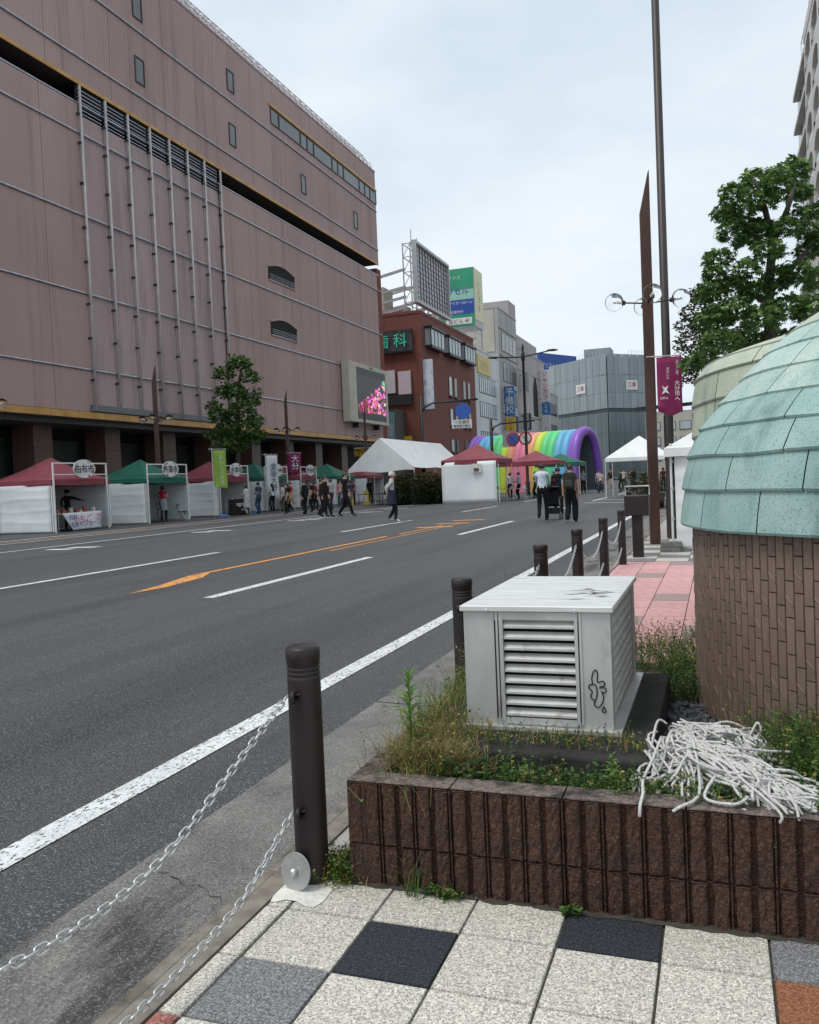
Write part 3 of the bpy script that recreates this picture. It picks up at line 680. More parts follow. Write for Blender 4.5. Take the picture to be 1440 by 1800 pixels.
patch('weed_tuft', 'leafy weed tuft at the foot of the disc bollard', blob(-1.235, 2.60, .035, .035, lambda x, y: .0), 200, 900, 300, (.03, .09), (.006, .014), (.5, .14, .28, .05, .03), 12, .11)
patch('weed_tuft', 'little trailing weed at the wall foot on the white tiles', blob(-.86, 2.54, .04, .012, lambda x, y: .002), 26, 90, 18, (.03, .06), (.008, .016), (.5, .4, .05, .05, 0), 13, .04)
patch('weed_tuft', 'small rosette weed at the wall foot by the black tile', blob(-.45, 2.54, .012, .008, lambda x, y: .002), 0, 26, 6, (.02, .04), (.012, .02), (.6, .3, .1, 0, 0), 14, .03)
patch('grass_tuft', 'thin spiky grass tuft at the wall foot', blob(-.965, 2.53, .012, .008, lambda x, y: .002), 22, 0, 0, (.08, .17), (.006, .012), (.5, .3, .15, .05, 0), 15, .1, 'grass')
# one tall leafy weed
t = thing('tall_weed', 'single upright weed with whorls of narrow leaves by the vent box', 'weed', (-1.085, 2.90, .30))
MB().tube([(0, 0, 0), (.006, 0, .12), (.004, .004, .24), (0, 0, .33)], [.0035, .003, .0024, .0015], 6).build('stem', M_gr, t, local=True, smooth=True)
lm = MB().add([(0, 0, 0), (.03, .0085, .008), (.088, .0, -.010), (.03, -.0085, .008), (.03, 0, .005)], [(0, 4, 1), (0, 3, 4), (4, 2, 1), (4, 3, 2)]).mesh('leaf', leafmat('weed_fresh', (.13, .24, .045), (.19, .31, .07)))
for k in range(40):
    z = .10+.23*(k/40)**.8; o = link('leaf', lm, t); o.location = (.004, 0, z); o.rotation_euler = (0, rad(rnd.uniform(-45, -5) if k < 28 else rnd.uniform(-75, -35)), k*2.4); s_ = 1.0-.45*max(0, (k-26)/14); o.scale = (s_, s_, s_)
t = thing('tall_weed', 'upright young weed in front of the right plinth corner', 'weed', (-.345, 2.76, .29))
MB().tube([(0, 0, 0), (.004, 0, .09), (.0, .0, .14)], [.003, .0022, .001], 6).build('stem', M_gr, t, local=True, smooth=True)
for k in range(30):
    o = link('leaf', lm, t); o.location = (.002, 0, .01+.13*k/30); o.rotation_euler = (0, rad(rnd.uniform(-50, -5)), k*2.4); s_ = .75-.5*k/30; o.scale = (s_, s_*1.6, s_)
# slate chips
M_sl = mat('slate', (.045, .048, .055), (.085, .09, .10), .7, scale=20, objvar=.3)
r2 = random.Random(3); chips = []
for k in range(4):
    n = 7; vs = []; 
    for z in (0, 1):
        for i in range(n):
            a = 2*PI*i/n; q = r2.uniform(.7, 1); vs.append((q*math.cos(a), q*.75*math.sin(a), .32*z))
    chips.append(MB().add(vs, [tuple(range(n-1, -1, -1)), tuple(range(n, 2*n))]+[(i, (i+1) % n, n+(i+1) % n, n+i) for i in range(n)]).mesh('slate_chip', M_sl))
sb = MB()
for k in range(900):
    x = r2.uniform(-.24, .22); y = r2.uniform(3.15, 4.2); s_ = r2.uniform(.012, .026)
    if (x-KX)**2+(y-KY)**2 < (RW+.01)**2: continue
    me = chips[k % 4]; M_ = Matrix.Rotation(r2.uniform(0, 6), 3, 'Z') @ Matrix.Rotation(r2.uniform(-.5, .5), 3, 'X') @ Matrix.Scale(s_, 3)
    sb.add([M_ @ v.co + Vector((x, y, .238+r2.uniform(0, .022))) for v in me.vertices], [tuple(p.vertices) for p in me.polygons])
o = sb.build('slate_chips', M_sl); o['kind'] = 'stuff'; tag(o, 'dark slate chips between the plinth and the kiosk', 'slate chips')

# ================================================================== right-hand tree
M_bark = mat('bark', (.045, .036, .028), (.085, .07, .055), .95, scale=14, stretch=(1, 1, .25), bump=.8, bscale=25, bdist=.02)
M_lf = [leafmat('leaf_mid', (.088, .175, .042), (.135, .24, .062)), leafmat('leaf_dark', (.034, .078, .02), (.056, .112, .03)), leafmat('leaf_toplit', (.165, .28, .068), (.23, .36, .10))]  # last tone only on clump tops: overhead light put into the leaf colour
M_lb = [leafmat('leaf_bronze', (.050, .046, .018), (.085, .075, .028)), leafmat('leaf_olive', (.036, .050, .018), (.062, .075, .026)), leafmat('leaf_deep', (.018, .030, .012), (.03, .045, .016))]
def star_leaf(mb, p, s, mi, rr, droop):
    """five-fingered leaf, drooping"""
    n = Vector((rr.gauss(0, .55), rr.gauss(0, .55), 1)).normalized(); d = Vector((rr.gauss(0, 1), rr.gauss(0, 1), -droop)); d = (d-n*d.dot(n)*.6).normalized(); q = n.cross(d).normalized(); p = Vector(p)
    vs = [p]; ang = (-1.15, -.6, 0, .6, 1.15); ln = (.62, .85, 1, .85, .62)
    for i, a in enumerate(ang):
        vs.append(p+(d*math.cos(a)+q*math.sin(a))*s*ln[i])
        if i < 4: am = (a+ang[i+1])/2; vs.append(p+(d*math.cos(am)+q*math.sin(am))*s*.45+n*s*.06)
    mb.add(vs, [(0, 1, 2), (0, 2, 3), (0, 3, 4), (0, 4, 5), (0, 5, 6), (0, 6, 7), (0, 7, 8), (0, 8, 9)], mi)
def quad_leaf(mb, p, s, mi, rr, droop):
    leaf(mb, p, s, mi, rr, .6)
def crown(clumps, per, size, seed, fn, light=.25):
    rr = random.Random(seed); mb = MB()
    for (x, y, z, r) in clumps:
        n = int(per*r*r)
        for _ in range(n):
            a = rr.uniform(0, 2*PI); u = rr.uniform(-.75, 1); q = math.sqrt(max(0, 1-u*u)); R_ = r*(.5+.42*rr.random()**.5)*rr.uniform(.85, 1.08)
            p = (x+R_*q*math.cos(a), y+R_*q*math.sin(a), z+R_*u*.72)
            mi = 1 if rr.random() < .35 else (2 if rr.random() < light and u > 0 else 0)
            fn(mb, p, size*rr.uniform(.65, 1.2), mi, rr, 1.1)
    return mb
def limbs(mb, paths):
    for P, r0, r1 in paths:
        C_ = catmull(P, 4); k = len(C_); mb.tube(C_, [r0+(r1-r0)*i/(k-1) for i in range(k)], 8)
RT=[ (1.33,16.00,6.32,0.35),(0.77,15.78,6.17,0.34),(0.38,14.77,5.71,0.28),(1.05,15.05,5.89,0.32),(1.39,15.88,5.90,0.28),(0.23,15.36,5.59,0.24),(0.48,15.39,5.59,0.32),(0.86,15.18,5.66,0.28),(0.38,15.28,5.26,0.32),(0.57,15.34,5.11,0.26),(0.86,15.43,5.24,0.28),(1.14,15.12,5.16,0.26),(1.51,15.51,5.17,0.24),(1.34,15.43,5.42,0.21),(0.78,15.54,5.37,0.21),(1.72,16.15,5.64,0.24),(1.55,16.02,4.96,0.26),(1.67,15.68,5.05,0.28),(0.11,15.01,4.77,0.28),(0.07,14.82,4.50,0.22),(0.86,14.89,4.78,0.30),(0.52,14.75,4.52,0.24),(0.35,15.10,4.34,0.28),(-0.00,14.83,4.29,0.24),(1.31,15.37,4.47,0.35),(1.71,16.00,4.46,0.34),(1.01,15.40,4.42,0.34),(0.70,15.31,4.21,0.32),(0.33,14.86,3.89,0.35),(0.75,14.80,3.70,0.37),(1.16,15.24,3.91,0.37),(1.53,15.19,3.86,0.37),(1.47,15.52,3.51,0.34),(-0.10,15.45,4.28,0.21),(0.03,15.16,3.83,0.37),(0.14,14.72,3.38,0.37),(0.60,15.57,3.46,0.37),(1.04,15.63,3.43,0.34),(-0.13,15.14,3.19,0.26),(0.23,15.43,3.10,0.28),(-0.35,15.09,3.11,0.21),(1.31,15.71,3.22,0.28) ]
RB=[ (-0.28,17.92,4.49,0.39),(-0.52,18.62,4.29,0.27),(-0.14,18.74,4.27,0.39),(-0.40,17.60,3.79,0.39),(-0.46,18.32,3.49,0.34),(-0.04,18.44,3.81,0.39),(-0.16,18.05,3.32,0.34),(-0.22,18.17,4.81,0.29),(0.31,18.31,4.78,0.34),(0.20,18.81,4.42,0.34),(-0.48,17.98,3.17,0.29),(0.51,18.79,3.92,0.45),(-0.06,17.95,3.13,0.29) ]
LT=[ (-25.87,43.54,8.61,0.78),(-26.67,43.24,7.99,0.72),(-25.01,43.27,7.70,0.65),(-25.96,43.04,6.94,0.85),(-25.33,43.70,6.45,0.65),(-26.58,43.01,6.98,0.59),(-27.07,42.51,6.16,0.52),(-26.60,42.32,5.63,0.72),(-25.44,42.88,5.91,0.91),(-24.92,43.52,5.20,0.65),(-25.16,42.74,4.75,0.85),(-26.61,43.16,4.69,0.91),(-27.06,42.17,4.42,0.52),(-25.39,43.58,4.14,0.65),(-25.95,42.60,3.82,0.78),(-24.94,43.81,4.46,0.52),(-26.98,42.73,3.71,0.52),(-25.32,43.25,8.53,0.52),(-26.19,42.84,5.47,0.65),(-24.78,43.57,6.89,0.33) ]
t = thing('broadleaf_tree', 'tall green tree with drooping lobed leaf clumps behind the kiosk', 'tree', (.92, 15.3, 0))
mb = MB(); limbs(mb, [([(.92, 15.3, -.02), (.90, 15.3, 1.5), (.89, 15.3, 3.2), (.89, 15.32, 4.14), (.97, 15.38, 5.07)], .13, .06), ([(.97, 15.38, 5.0), (.83, 15.36, 5.73), (.7, 15.4, 6.1)], .06, .02), ([(.97, 15.38, 5.0), (1.27, 15.5, 5.71), (1.33, 15.8, 6.2)], .055, .02),
    ([(.89, 15.3, 4.0), (.55, 15.2, 4.25), (.26, 15.1, 4.45), (.08, 15, 4.7)], .06, .02), ([(.89, 15.3, 4.2), (1.2, 15.4, 4.5), (1.41, 15.5, 4.77), (1.6, 15.7, 4.95)], .06, .02),
    ([(.89, 15.3, 3.2), (.5, 15.2, 3.3), (.1, 15.1, 3.6)], .06, .02), ([(.89, 15.3, 3.1), (1.2, 15.4, 3.4), (1.5, 15.4, 3.7)], .06, .02)])
mb.build('trunk', M_bark, t, smooth=True)
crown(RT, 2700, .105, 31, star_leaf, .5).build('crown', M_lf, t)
t = thing('bronze_tree', 'dense bronze-olive tree behind the green lobed tree', 'tree', (.05, 18.2, 0))
mb = MB(); limbs(mb, [([(.05, 18.2, -.02), (.05, 18.2, 2), (.0, 18.2, 3.4), (-.1, 18.2, 4.4)], .10, .04), ([(.03, 18.2, 3), (-.3, 18.1, 3.7)], .04, .02), ([(.03, 18.2, 3), (.4, 18.5, 3.9)], .04, .02)])
mb.build('trunk', M_bark, t, smooth=True)
crown(RB, 3600, .07, 32, quad_leaf).build('crown', M_lb, t)
t = thing('street_tree', 'cloud-pruned street tree in front of the department store', 'tree', (-25.9, 42.9, 0))
mb = MB(); limbs(mb, [([(-25.9, 42.9, 0), (-25.9, 42.9, 2), (-25.84, 42.9, 3.4), (-25.74, 43, 6.6), (-25.5, 43.2, 8.3)], .2, .07), ([(-25.8, 42.9, 3.6), (-26.3, 42.8, 4.5), (-27, 42.3, 4.5)], .09, .03), ([(-25.8, 42.9, 4.2), (-25.2, 43.3, 5), (-24.9, 43.6, 5.2)], .09, .03), ([(-25.75, 43, 5), (-26.3, 42.6, 5.5), (-27, 42.5, 6.1)], .08, .03), ([(-25.75, 43, 5.9), (-25.3, 43.5, 6.4)], .06, .03)])
mb.build('trunk', M_bark, t, smooth=True)
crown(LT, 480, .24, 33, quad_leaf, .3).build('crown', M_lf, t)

# ================================================================== lamp posts with glass globes
M_rust = mat('brown_post', (.060, .030, .024), (.090, .046, .036), .6, scale=4, stretch=(1, 1, .2), spec=.4, c3=(.035, .02, .017), s3=3, lo3=.55, hi3=.75, st3=(1, 1, .2))
M_dkpole = mat('dark_pole', (.026, .018, .018), (.040, .028, .027), .5, scale=4, stretch=(1, 1, .2))
M_black = mat('black_metal', (.010, .010, .011), (.017, .017, .018), .45, scale=6)
M_clear = mat('clear_globe', (.95, .97, .97), None, .02, trans=1.0); M_clear.node_tree.nodes['Principled BSDF'].inputs['IOR'].default_value = 1.06
M_bulb = mat('lamp_bulb', (.75, .73, .66), (.82, .8, .74), .4)
def globe_lamp(loc, label, k=1.0, rz=.35):
    t = thing('globe_lamp', label, 'street lamp', loc, rz, 'brown lamp posts with clear glass globes')
    h = 6.85*k; a = .085*k
    MB().add([(-a, -a, 0), (a, -a, 0), (a, a, 0), (-a, a, 0), (-a, -a, h-.75*k), (a, -a, h), (a, a, h), (-a, a, h-.75*k)], [(4, 5, 6, 7), (0, 1, 5, 4), (1, 2, 6, 5), (2, 3, 7, 6), (3, 0, 4, 7)]).build('post', M_rust, t, local=True)
    z = 4.45*k
    for q in range(4):
        an = PI/2*q; c_, s_ = math.cos(an), math.sin(an)
        ar = MB().tube([(a*c_, a*s_, z), (.42*k*c_, .42*k*s_, z+.03*k)], .014*k, 6).build('arm', M_dkpole, t, local=True)
        g_ = (.60*k*c_, .60*k*s_, z+.05*k)
        gl = MB().sphere(g_, .17*k, 20, 12).build('globe', M_clear, t, smooth=True, local=True)
        MB().tube([(.40*k*c_, .40*k*s_, z+.028*k), (.47*k*c_, .47*k*s_, z+.033*k)], [.04*k, .055*k], 10).build('collar', M_dkpole, gl, local=True)
        MB().tube([(.48*k*c_, .48*k*s_, z+.04*k), (.62*k*c_, .62*k*s_, z+.05*k)], [.03*k, .02*k], 8).build('bulb', M_bulb, gl, local=True)
    return t
globe_lamp((-1.11, 16.44, 0), 'slant-topped brown lamp post with glass globes beside the kiosk', rz=.22)
globe_lamp((-26.35, 25.45, .0), 'brown globe lamp post behind the first burgundy stall, its globe by the gold ledge', 1.12)
globe_lamp((-26.2, 35.9, .0), 'brown globe lamp post between the green stall and the next burgundy one', 1.12)
globe_lamp((-26.0, 49.3, .0), 'brown globe lamp post rising behind the small burgundy canopy next to the street tree', 1.12)
globe_lamp((-26.0, 62.4, .0), 'brown globe lamp post below the video screen', 1.12)
t = thing('utility_pole', 'tall slim dark pole right behind the slant-topped lamp post', 'pole', (-.88, 17.9, 0))
MB().lathe([(.10, 0), (.10, 1.2), (.085, 1.25), (.07, 13.5), (0, 13.52)], 14).build('shaft', M_dkpole, t, smooth=True, local=True)
MB().box(-.09, .09, -.06, .06, 1.55, 2.45).build('control_box', M_black, t, local=True)
MB().bar((-.62, -.02, 2.62), (.55, -.02, 2.66), .05, .07).build('cross_arm', M_black, t, local=True)
MB().lathe([(0, -.16), (.11, -.12), (.12, .0), (.10, .14), (0, .18)], 12, (.08, -.14, 2.72)).build('loudspeaker', mat('grey_felt', (.12, .12, .12), (.18, .18, .18), .9), t, local=True, smooth=True)
# magenta banner on the lamp post
M_mag = mat('magenta_cloth', (.20, .012, .075), (.26, .02, .10), .8, scale=2, bump=.3, bscale=5, bdist=.05)
M_white = mat('white_print', (.78, .78, .77), None, .7)
def pole_banner(loc, w_, h_, lab, txt, rz=0., parts=None):
    t = thing('pole_banner', lab, 'banner', loc, rz)
    vs = []; fs = []; n = 8
    for i in range(n+1):
        for j in range(n+1): vs.append((w_*i/n, .03*math.sin(4*j/n+i*.7)*(j/n), -h_*j/n-(w_*.38*(i/n) if False else 0)))
    for i in range(n):
        for j in range(n): a = i*(n+1)+j; fs.append((a, a+n+1, a+n+2, a+1))
    if parts == 'point':
        for v in range(len(vs)):
            x, y, z = vs[v]
            if z < -h_*.8: vs[v] = (x, y, z-(.22*w_*(1-abs(x/w_-.55)*1.8) if z < -h_*.9 else 0))
    o = MB().add(vs, fs).build('cloth', M_mag, t, local=True, smooth=True); md = o.modifiers.new('s', 'SOLIDIFY'); md.thickness = .004
    MB().tube([(-.18, 0, .02), (w_+.03, 0, .02)], .012, 6).build('rod', M_steel, t, local=True)
    return t
t = pole_banner((-.98, 16.30, 3.42), .44, .98, 'magenta welcome banner on the lamp post beside the kiosk', '', 0.2, 'point')
lettering('ようこそ', .075, M_white, t, (.355, -.045, -.20), 0, True)
lettering('大分市へ', .10, M_white, t, (.345, -.055, -.62), 0, True)
lettering('おおいた', .06, M_white, t, (.19, -.05, -.30), 0, True); lettering('OITA', .06, M_white, t, (.11, -.05, -.75))
MB().add([(.08, -.05, -.52), (.13, -.05, -.56), (.19, -.05, -.52), (.16, -.05, -.60), (.21, -.05, -.68), (.14, -.05, -.64), (.07, -.05, -.68), (.11, -.05, -.60)], [(0, 1, 7), (1, 2, 3), (3, 4, 5), (5, 6, 7), (1, 3, 5), (1, 5, 7)]).build('emblem', M_white, t, local=True)
t = pole_banner((-.48, 20.2, 2.62), .62, .50, 'small crimson banner under the magenta one beyond the tent', '', .2)
lettering('から', .15, M_white, t, (.42, -.045, -.13)); lettering('歓迎', .15, M_white, t, (.42, -.045, -.33))
MB().box(.60, .68, -.02, .06, -2.62, 1.15).build('post', M_dkpole, t, local=True)
# frame that carries more banners
t = thing('banner_frame', 'dark steel banner frame standing behind the crimson banner', 'frame', (.12, 21.0, 0))
MB().box(-.35, -.28, -.03, .03, 0, 4.5).box(.30, .35, -.03, .03, 0, 4.5).build('upright', M_dkpole, t, local=True)
for z in (2.4, 3.2, 4.3): MB().box(-.28, .30, -.02, .02, z, z+.05).build('rail', M_dkpole, t, local=True)

# ================================================================== tents on the right pavement
M_tentw = mat('white_tent_cloth', (.72, .73, .73), (.79, .80, .80), .65, scale=1.5, bump=.25, bscale=3.5, bdist=.08, stretch=(1, 1, .5), spec=.3, c3=(.66, .67, .68), s3=2, lo3=.5, hi3=.8)
M_tube = mat('white_tube', (.62, .62, .60), (.72, .72, .70), .45, scale=8, spec=.5)
def draped(p00, p10, p11, p01, n=10, m=10, amp=.03, seed=0):
    """wrinkled cloth panel spanned by four corners"""
    rr = random.Random(seed); P = [Vector(p) for p in (p00, p10, p11, p01)]; nrm = (P[1]-P[0]).cross(P[3]-P[0]).normalized(); vs = []; fs = []
    f1, f2, f3 = rr.uniform(3, 6), rr.uniform(5, 9), rr.uniform(0, 6); creases = (.22, .46, .70, .90) if m > 11 else (); m = m*2 if m > 11 else m
    for i in range(n+1):
        for j in range(m+1):
            u, v = i/n, j/m; p = P[0].lerp(P[1], u).lerp(P[3].lerp(P[2], u), v); e = math.sin(PI*u)**.5*math.sin(PI*min(1, v+.08))**.5
            w_ = amp*e*(.9*math.sin(f1*u*1.3+f3)+.35*math.sin(f2*v+2*u)+.25*math.sin(22*(u+.6*v*(1 if u > .5 else -1))+f3)*(1-v)+rr.uniform(-.06, .06))
            for vk in creases: w_ += .022*math.exp(-((v-vk-.02*math.sin(5*u+f3+vk*9))/.022)**2)
            vs.append(p+nrm*w_)
    for i in range(n):
        for j in range(m): a = i*(m+1)+j; fs.append((a, a+m+1, a+m+2, a+1))
    return MB().add(vs, fs)
def cloth_part(nm, m_, parent, *a, **k):
    o = draped(*a, **k).build(nm, m_, parent, smooth=True); md = o.modifiers.new('s', 'SOLIDIFY'); md.thickness = .006; return o
t = thing('event_tent', 'white event tent with a full side wall next to the kiosk', 'tent', (-.72, 14.95, 0))
for x, y in ((-.72, 14.95), (1.9, 14.95), (-.72, 19), (1.9, 19)): MB().tube([(x, y, 0), (x, y, 1.8)], .02, 8).build('leg', M_tube, t)
cloth_part('side_wall', M_tentw, t, (-.66, 14.93, .02), (1.9, 14.93, .02), (1.9, 14.93, 1.78), (-.66, 14.93, 1.78), 12, 12, .022, 3)
cloth_part('side_wall', M_tentw, t, (-.66, 18.9, .02), (-.66, 16.2, .02), (-.66, 16.2, 1.78), (-.66, 18.9, 1.78), 12, 12, .022, 4)
o = MB(); ap = (.6, 17, 2.75); cs = [(-.82, 14.85, 1.72), (2, 14.85, 1.72), (2, 19.1, 1.72), (-.82, 19.1, 1.72)]; cb = [(x, y, 1.58) for x, y, z in cs]
for i in range(4):
    j = (i+1) % 4; a, b = Vector(cs[i]), Vector(cs[j]); A_ = Vector(ap); n = 6; pv = []
    for q in range(n+1):
        for s_ in range(n+1): u = s_/n; v = q/n; p = a.lerp(b, u).lerp(A_, v); p.z -= .10*math.sin(PI*v)*(.6+.4*math.sin(9*u)); pv.append(p)
    o.add(pv, [(q*(n+1)+s_, q*(n+1)+s_+1, (q+1)*(n+1)+s_+1, (q+1)*(n+1)+s_) for q in range(n) for s_ in range(n)])
    o.quad(cb[i], cb[j], cs[j], cs[i])
o.build('roof', M_tentw, t, smooth=False)
for z in (.55, 1.05, 1.5): MB().tube([(-.74, 14.92, z), (-.70, 14.90, z+.03), (-.68, 14.92, z-.01), (-.71, 14.95, z-.05), (-.73, 14.92, z)], .006, 5).build('tie', M_rope, t)
for k in range(2):
    o = MB().box(-.20, .12, -.12, .12, .003+k*.085, .08+k*.085).build('tent_weight', mat('weight_block', (.13, .13, .125), (.2, .2, .19), .9, scale=20)); o.location = (-.72+k*.01, 14.80, 0); tag(o, ['lower', 'upper'][k]+' grey weight block at the foot of the white tent leg', 'weight')
t = thing('event_tent', 'white pavilion roof beyond the dark poles on the right pavement', 'tent', (-4.0, 49, 0))
mb = MB(); a, b, c, d = (-5.7, 47.4, 2.2), (-2.3, 47.4, 2.2), (-2.3, 50.8, 2.2), (-5.7, 50.8, 2.2); ap = (-4.0, 49.1, 3.4)
for p, q in ((a, b), (b, c), (c, d), (d, a)): mb.add([p, q, ap], [(0, 1, 2)]); mb.quad((p[0], p[1], 2.0), (q[0], q[1], 2.0), q, p)
mb.build('roof', M_tentw, t)
for p in (a, b, c, d): MB().tube([(p[0], p[1], roadz(p[0])), (p[0], p[1], 2.2)], .025, 6).build('leg', M_tube, t)
# brown box on a stout post
t = thing('notice_box', 'dark brown box on a stout post beyond the last bollard', 'notice box', (-1.20, 13.9, 0))
MB().box(-.08, .08, -.08, .08, 0, .66).build('post', M_boll, t, local=True)
o = MB().box(-.185, .185, -.13, .13, .66, .98).build('box', M_boll, t, local=True); md = o.modifiers.new('b', 'BEVEL'); md.width = .012
MB().tube([(-.185, .1, .98), (-.185, .1, 1.12), (.185, .1, 1.12), (.185, .1, .98)], .012, 6).build('rail', M_steel, t, local=True)
# ================================================================== department store on the left
M_clad = mat('mauve_cladding', (.375, .255, .238), (.43, .300, .282), .55, .0, scale=.25, detail=7, stretch=(1, 1, .22), spec=.35, c3=(.275, .188, .18), s3=1.2, lo3=.52, hi3=.72, st3=(1, 1, .05), objvar=.03)
M_clad2 = mat('mauve_cladding_pale', (.40, .295, .29), (.455, .34, .332), .5, .0, scale=.3, detail=7, stretch=(1, 1, .2), spec=.35, c3=(.27, .19, .19), s3=1, lo3=.5, hi3=.75, st3=(1, 1, .1), objvar=.04)
M_joint = mat('cladding_joint', (.05, .034, .033), (.065, .045, .043), .8)
M_rail = mat('steel_rail', (.34, .36, .40), (.48, .50, .54), .35, .7, scale=3)
M_gold = mat('gold_trim', (.46, .25, .075), (.58, .33, .11), .5, .15, scale=1.2, detail=6, c3=(.22, .12, .05), s3=1.5, lo3=.58, hi3=.75)
M_glass = mat('dark_glass', (.028, .036, .034), (.05, .062, .058), .05, scale=.6, spec=1.0)
M_glass2 = mat('grey_glass', (.05, .06, .065), (.10, .115, .12), .12, scale=.8, spec=.8)
M_frame = mat('dark_frame', (.035, .03, .03), (.05, .045, .045), .5)
M_col = mat('brown_granite', (.075, .040, .032), (.11, .062, .05), .45, scale=6, bump=.1, bscale=20, spec=.5)
FX = -31.0; FY0, FY1 = 20.0, 79.7
ds = thing('department_store', 'large windowless mauve department store with a dark slot and gold trim', 'building', (FX, FY0, 0))
def ribbed(y0, y1, z0, z1, x=FX, pitch=.22, d=.011, m_=M_clad):
    mb = MB(); n = max(1, int(round((y1-y0)/pitch))); p = (y1-y0)/n
    for i in range(n):
        a = y0+i*p; prof = [(0, a), (0, a+p*.62), (-d, a+p*.68), (-d, a+p*.94), (0, a+p)]
        for (d0, ya), (d1, yb) in zip(prof, prof[1:]): mb.quad((x+d0, ya, z0), (x+d1, yb, z0), (x+d1, yb, z1), (x+d0, ya, z1))
    mb.quad((x, y0, z1), (x, y1, z1), (x-.2, y1, z1), (x-.2, y0, z1)); mb.quad((x-.2, y0, z0), (x-.2, y1, z0), (x, y1, z0), (x, y0, z0))
    return mb.build('cladding_panel', m_, ds)
# core volumes (just behind the sheets)
MB().box(-62, FX-.10, FY0, FY1-.02, 23.05, 32.0).build('upper_core', M_joint, ds)
MB().box(-62, FX-.12, FY0, FY1-.05, 5.8, 21.85).build('lower_core', M_joint, ds)
MB().box(-62, FX-1.6, FY0, FY1-1.2, 21.8, 23.1).build('slot_back', M_dark, ds)
zlow = [5.78, 8.0, 12.0, 16.1, 20.4, 21.95]; zup = [23.2, 24.45, 28.25, 32.1]
ycut = [20, 25, 30, 34.4, 37.2]; yrec = [37.2, 39.2, 41.1, 43.1, 45.0, 46.9, 48.8, 50.7]; ycut2 = [50.7, 55.5, 60.5, 65.3, 70, 74.9, FY1]
for k in range(5):
    for yy in (ycut, ycut2):
        for a, b in zip(yy, yy[1:]): ribbed(a+.01, b-.01, zlow[k]+.012, zlow[k+1]-.012)
    for a, b in zip(yrec, yrec[1:]): ribbed(a+.01, b-.01, zlow[k]+.012, zlow[k+1]-.012-(.0 if k < 4 else .5), FX-.06, .2, .014, M_clad2)
yu = [20, 25, 30, 35, 40, 45, 50.7, 55.5, 60.5, 65.3, 70, 74.9, FY1]
for k in range(3):
    for a, b in zip(yu, yu[1:]): ribbed(a+.01, b-.01, zup[k]+.012, zup[k+1]-.012)
# end face towards the side street
for z0, z1 in ((5.8, 21.95), (23.2, 32.1)): MB().box(-62, FX+.001, FY1-.02, FY1+.02, z0, z1).build('end_wall', M_clad, ds)
MB().box(FX-4, FX+.002, FY1-.6, FY1+.5, 5.8, 22.6).build('brick_return', mat('brick_return', (.16, .04, .03), (.21, .06, .045), .85, scale=6), ds)
# soffit, gold edge, rails
MB().box(FX-1.7, FX, FY0, FY1, 23.06, 23.19).build('slot_soffit', M_dark, ds)
MB().box(FX-.05, FX+.03, FY0, FY1+.03, 23.0, 23.2).build('gold_edge', M_gold, ds)
MB().box(FX-.25, FX+.03, FY0, FY1, 21.96, 22.02).build('sill_flashing', M_rail, ds)
for z in zlow[1:5]+zup[1:3]: MB().tube([(FX+.05, FY0, z), (FX+.05, FY1, z)], .055, 6).build('rail', M_rail, ds)
MB().box(FX-.3, FX+.04, FY0, FY1+.05, 32.08, 32.25).build('parapet_cap', M_clad, ds)
for k in range(30):
    o = MB().box(FX+.001, FX+.10, FY0+k*1.99+.01, FY0+k*1.99+1.98, 5.42, 5.76).build('gold_ledge_plate', M_gold, ds)
MB().box(FX-.3, FX+.0, FY0, FY1, 5.36, 5.78).build('ledge_core', M_joint, ds)
M_pipe = mat('vertical_pipe', (.50, .46, .45), (.60, .56, .55), .45, .2, scale=2)
for y in yrec:
    o = MB().tube([(FX+.16, y, 5.9), (FX+.16, y, 22.85)], .075, 8).build('fin_pipe', M_pipe, ds, smooth=True)
    for z in (7.4, 9.6, 11.4, 13.6, 15.4, 17.7, 19.8, 21.3): MB().box(FX-.02, FX+.2, y-.17, y-.08, z, z+.12).build('bracket', M_frame, o)
MB().box(FX-.2, FX+.18, 36.9, 51.0, 5.82, 6.15).build('grey_flashing', plain((.16, .17, .18), .5), ds)
# blue-white louvres in the slot
M_lou = mat('slot_louvre', (.42, .45, .55), (.5, .53, .62), .5)
for a, b in zip(yrec, yrec[1:]):
    for k in range(7): MB().box(FX-.10, FX-.04, a+.1, b-.1, 21.55+k*.2, 21.585+k*.2).build('louvre', M_lou, ds)
    MB().box(FX-.2, FX-.12, a, b, 21.46, 23.0).build('louvre_back', M_dark, ds)
# windows
def window(y0, y1, z0, z1, pane=M_glass2):
    f = MB(); w_ = .07; x0, x1 = FX-.04, FX+.06
    f.box(x0, x1, y0, y0+w_, z0, z1).box(x0, x1, y1-w_, y1, z0, z1).box(x0, x1, y0+w_, y1-w_, z0, z0+w_).box(x0, x1, y0+w_, y1-w_, z1-w_, z1)
    o = f.build('window', M_frame, ds); MB().box(FX-.03, FX+.02, y0+w_, y1-w_, z0+w_, z1-w_).build('pane', pane, o)
for y0 in (42.2, 52.35, 63.2, 73.9): window(y0, y0+.88, 25.2, 26.72)
for y0 in (42.25, 52.4): window(y0, y0+.88, 28.95, 30.4)
yy = 58.5
for k, wd in enumerate((1.3, 3.6, 1.2, 1.2, 3.6, 1.2, 1.2, 3.6, 1.3, 1.3, 1.6)):
    window(yy, yy+wd, 28.95, 30.15, M_glass if k % 3 == 1 else M_glass2); yy += wd+.02
MB().box(FX-.04, FX+.12, 58.3, FY1+.04, 30.2, 30.42).build('gold_edge', M_gold, ds)
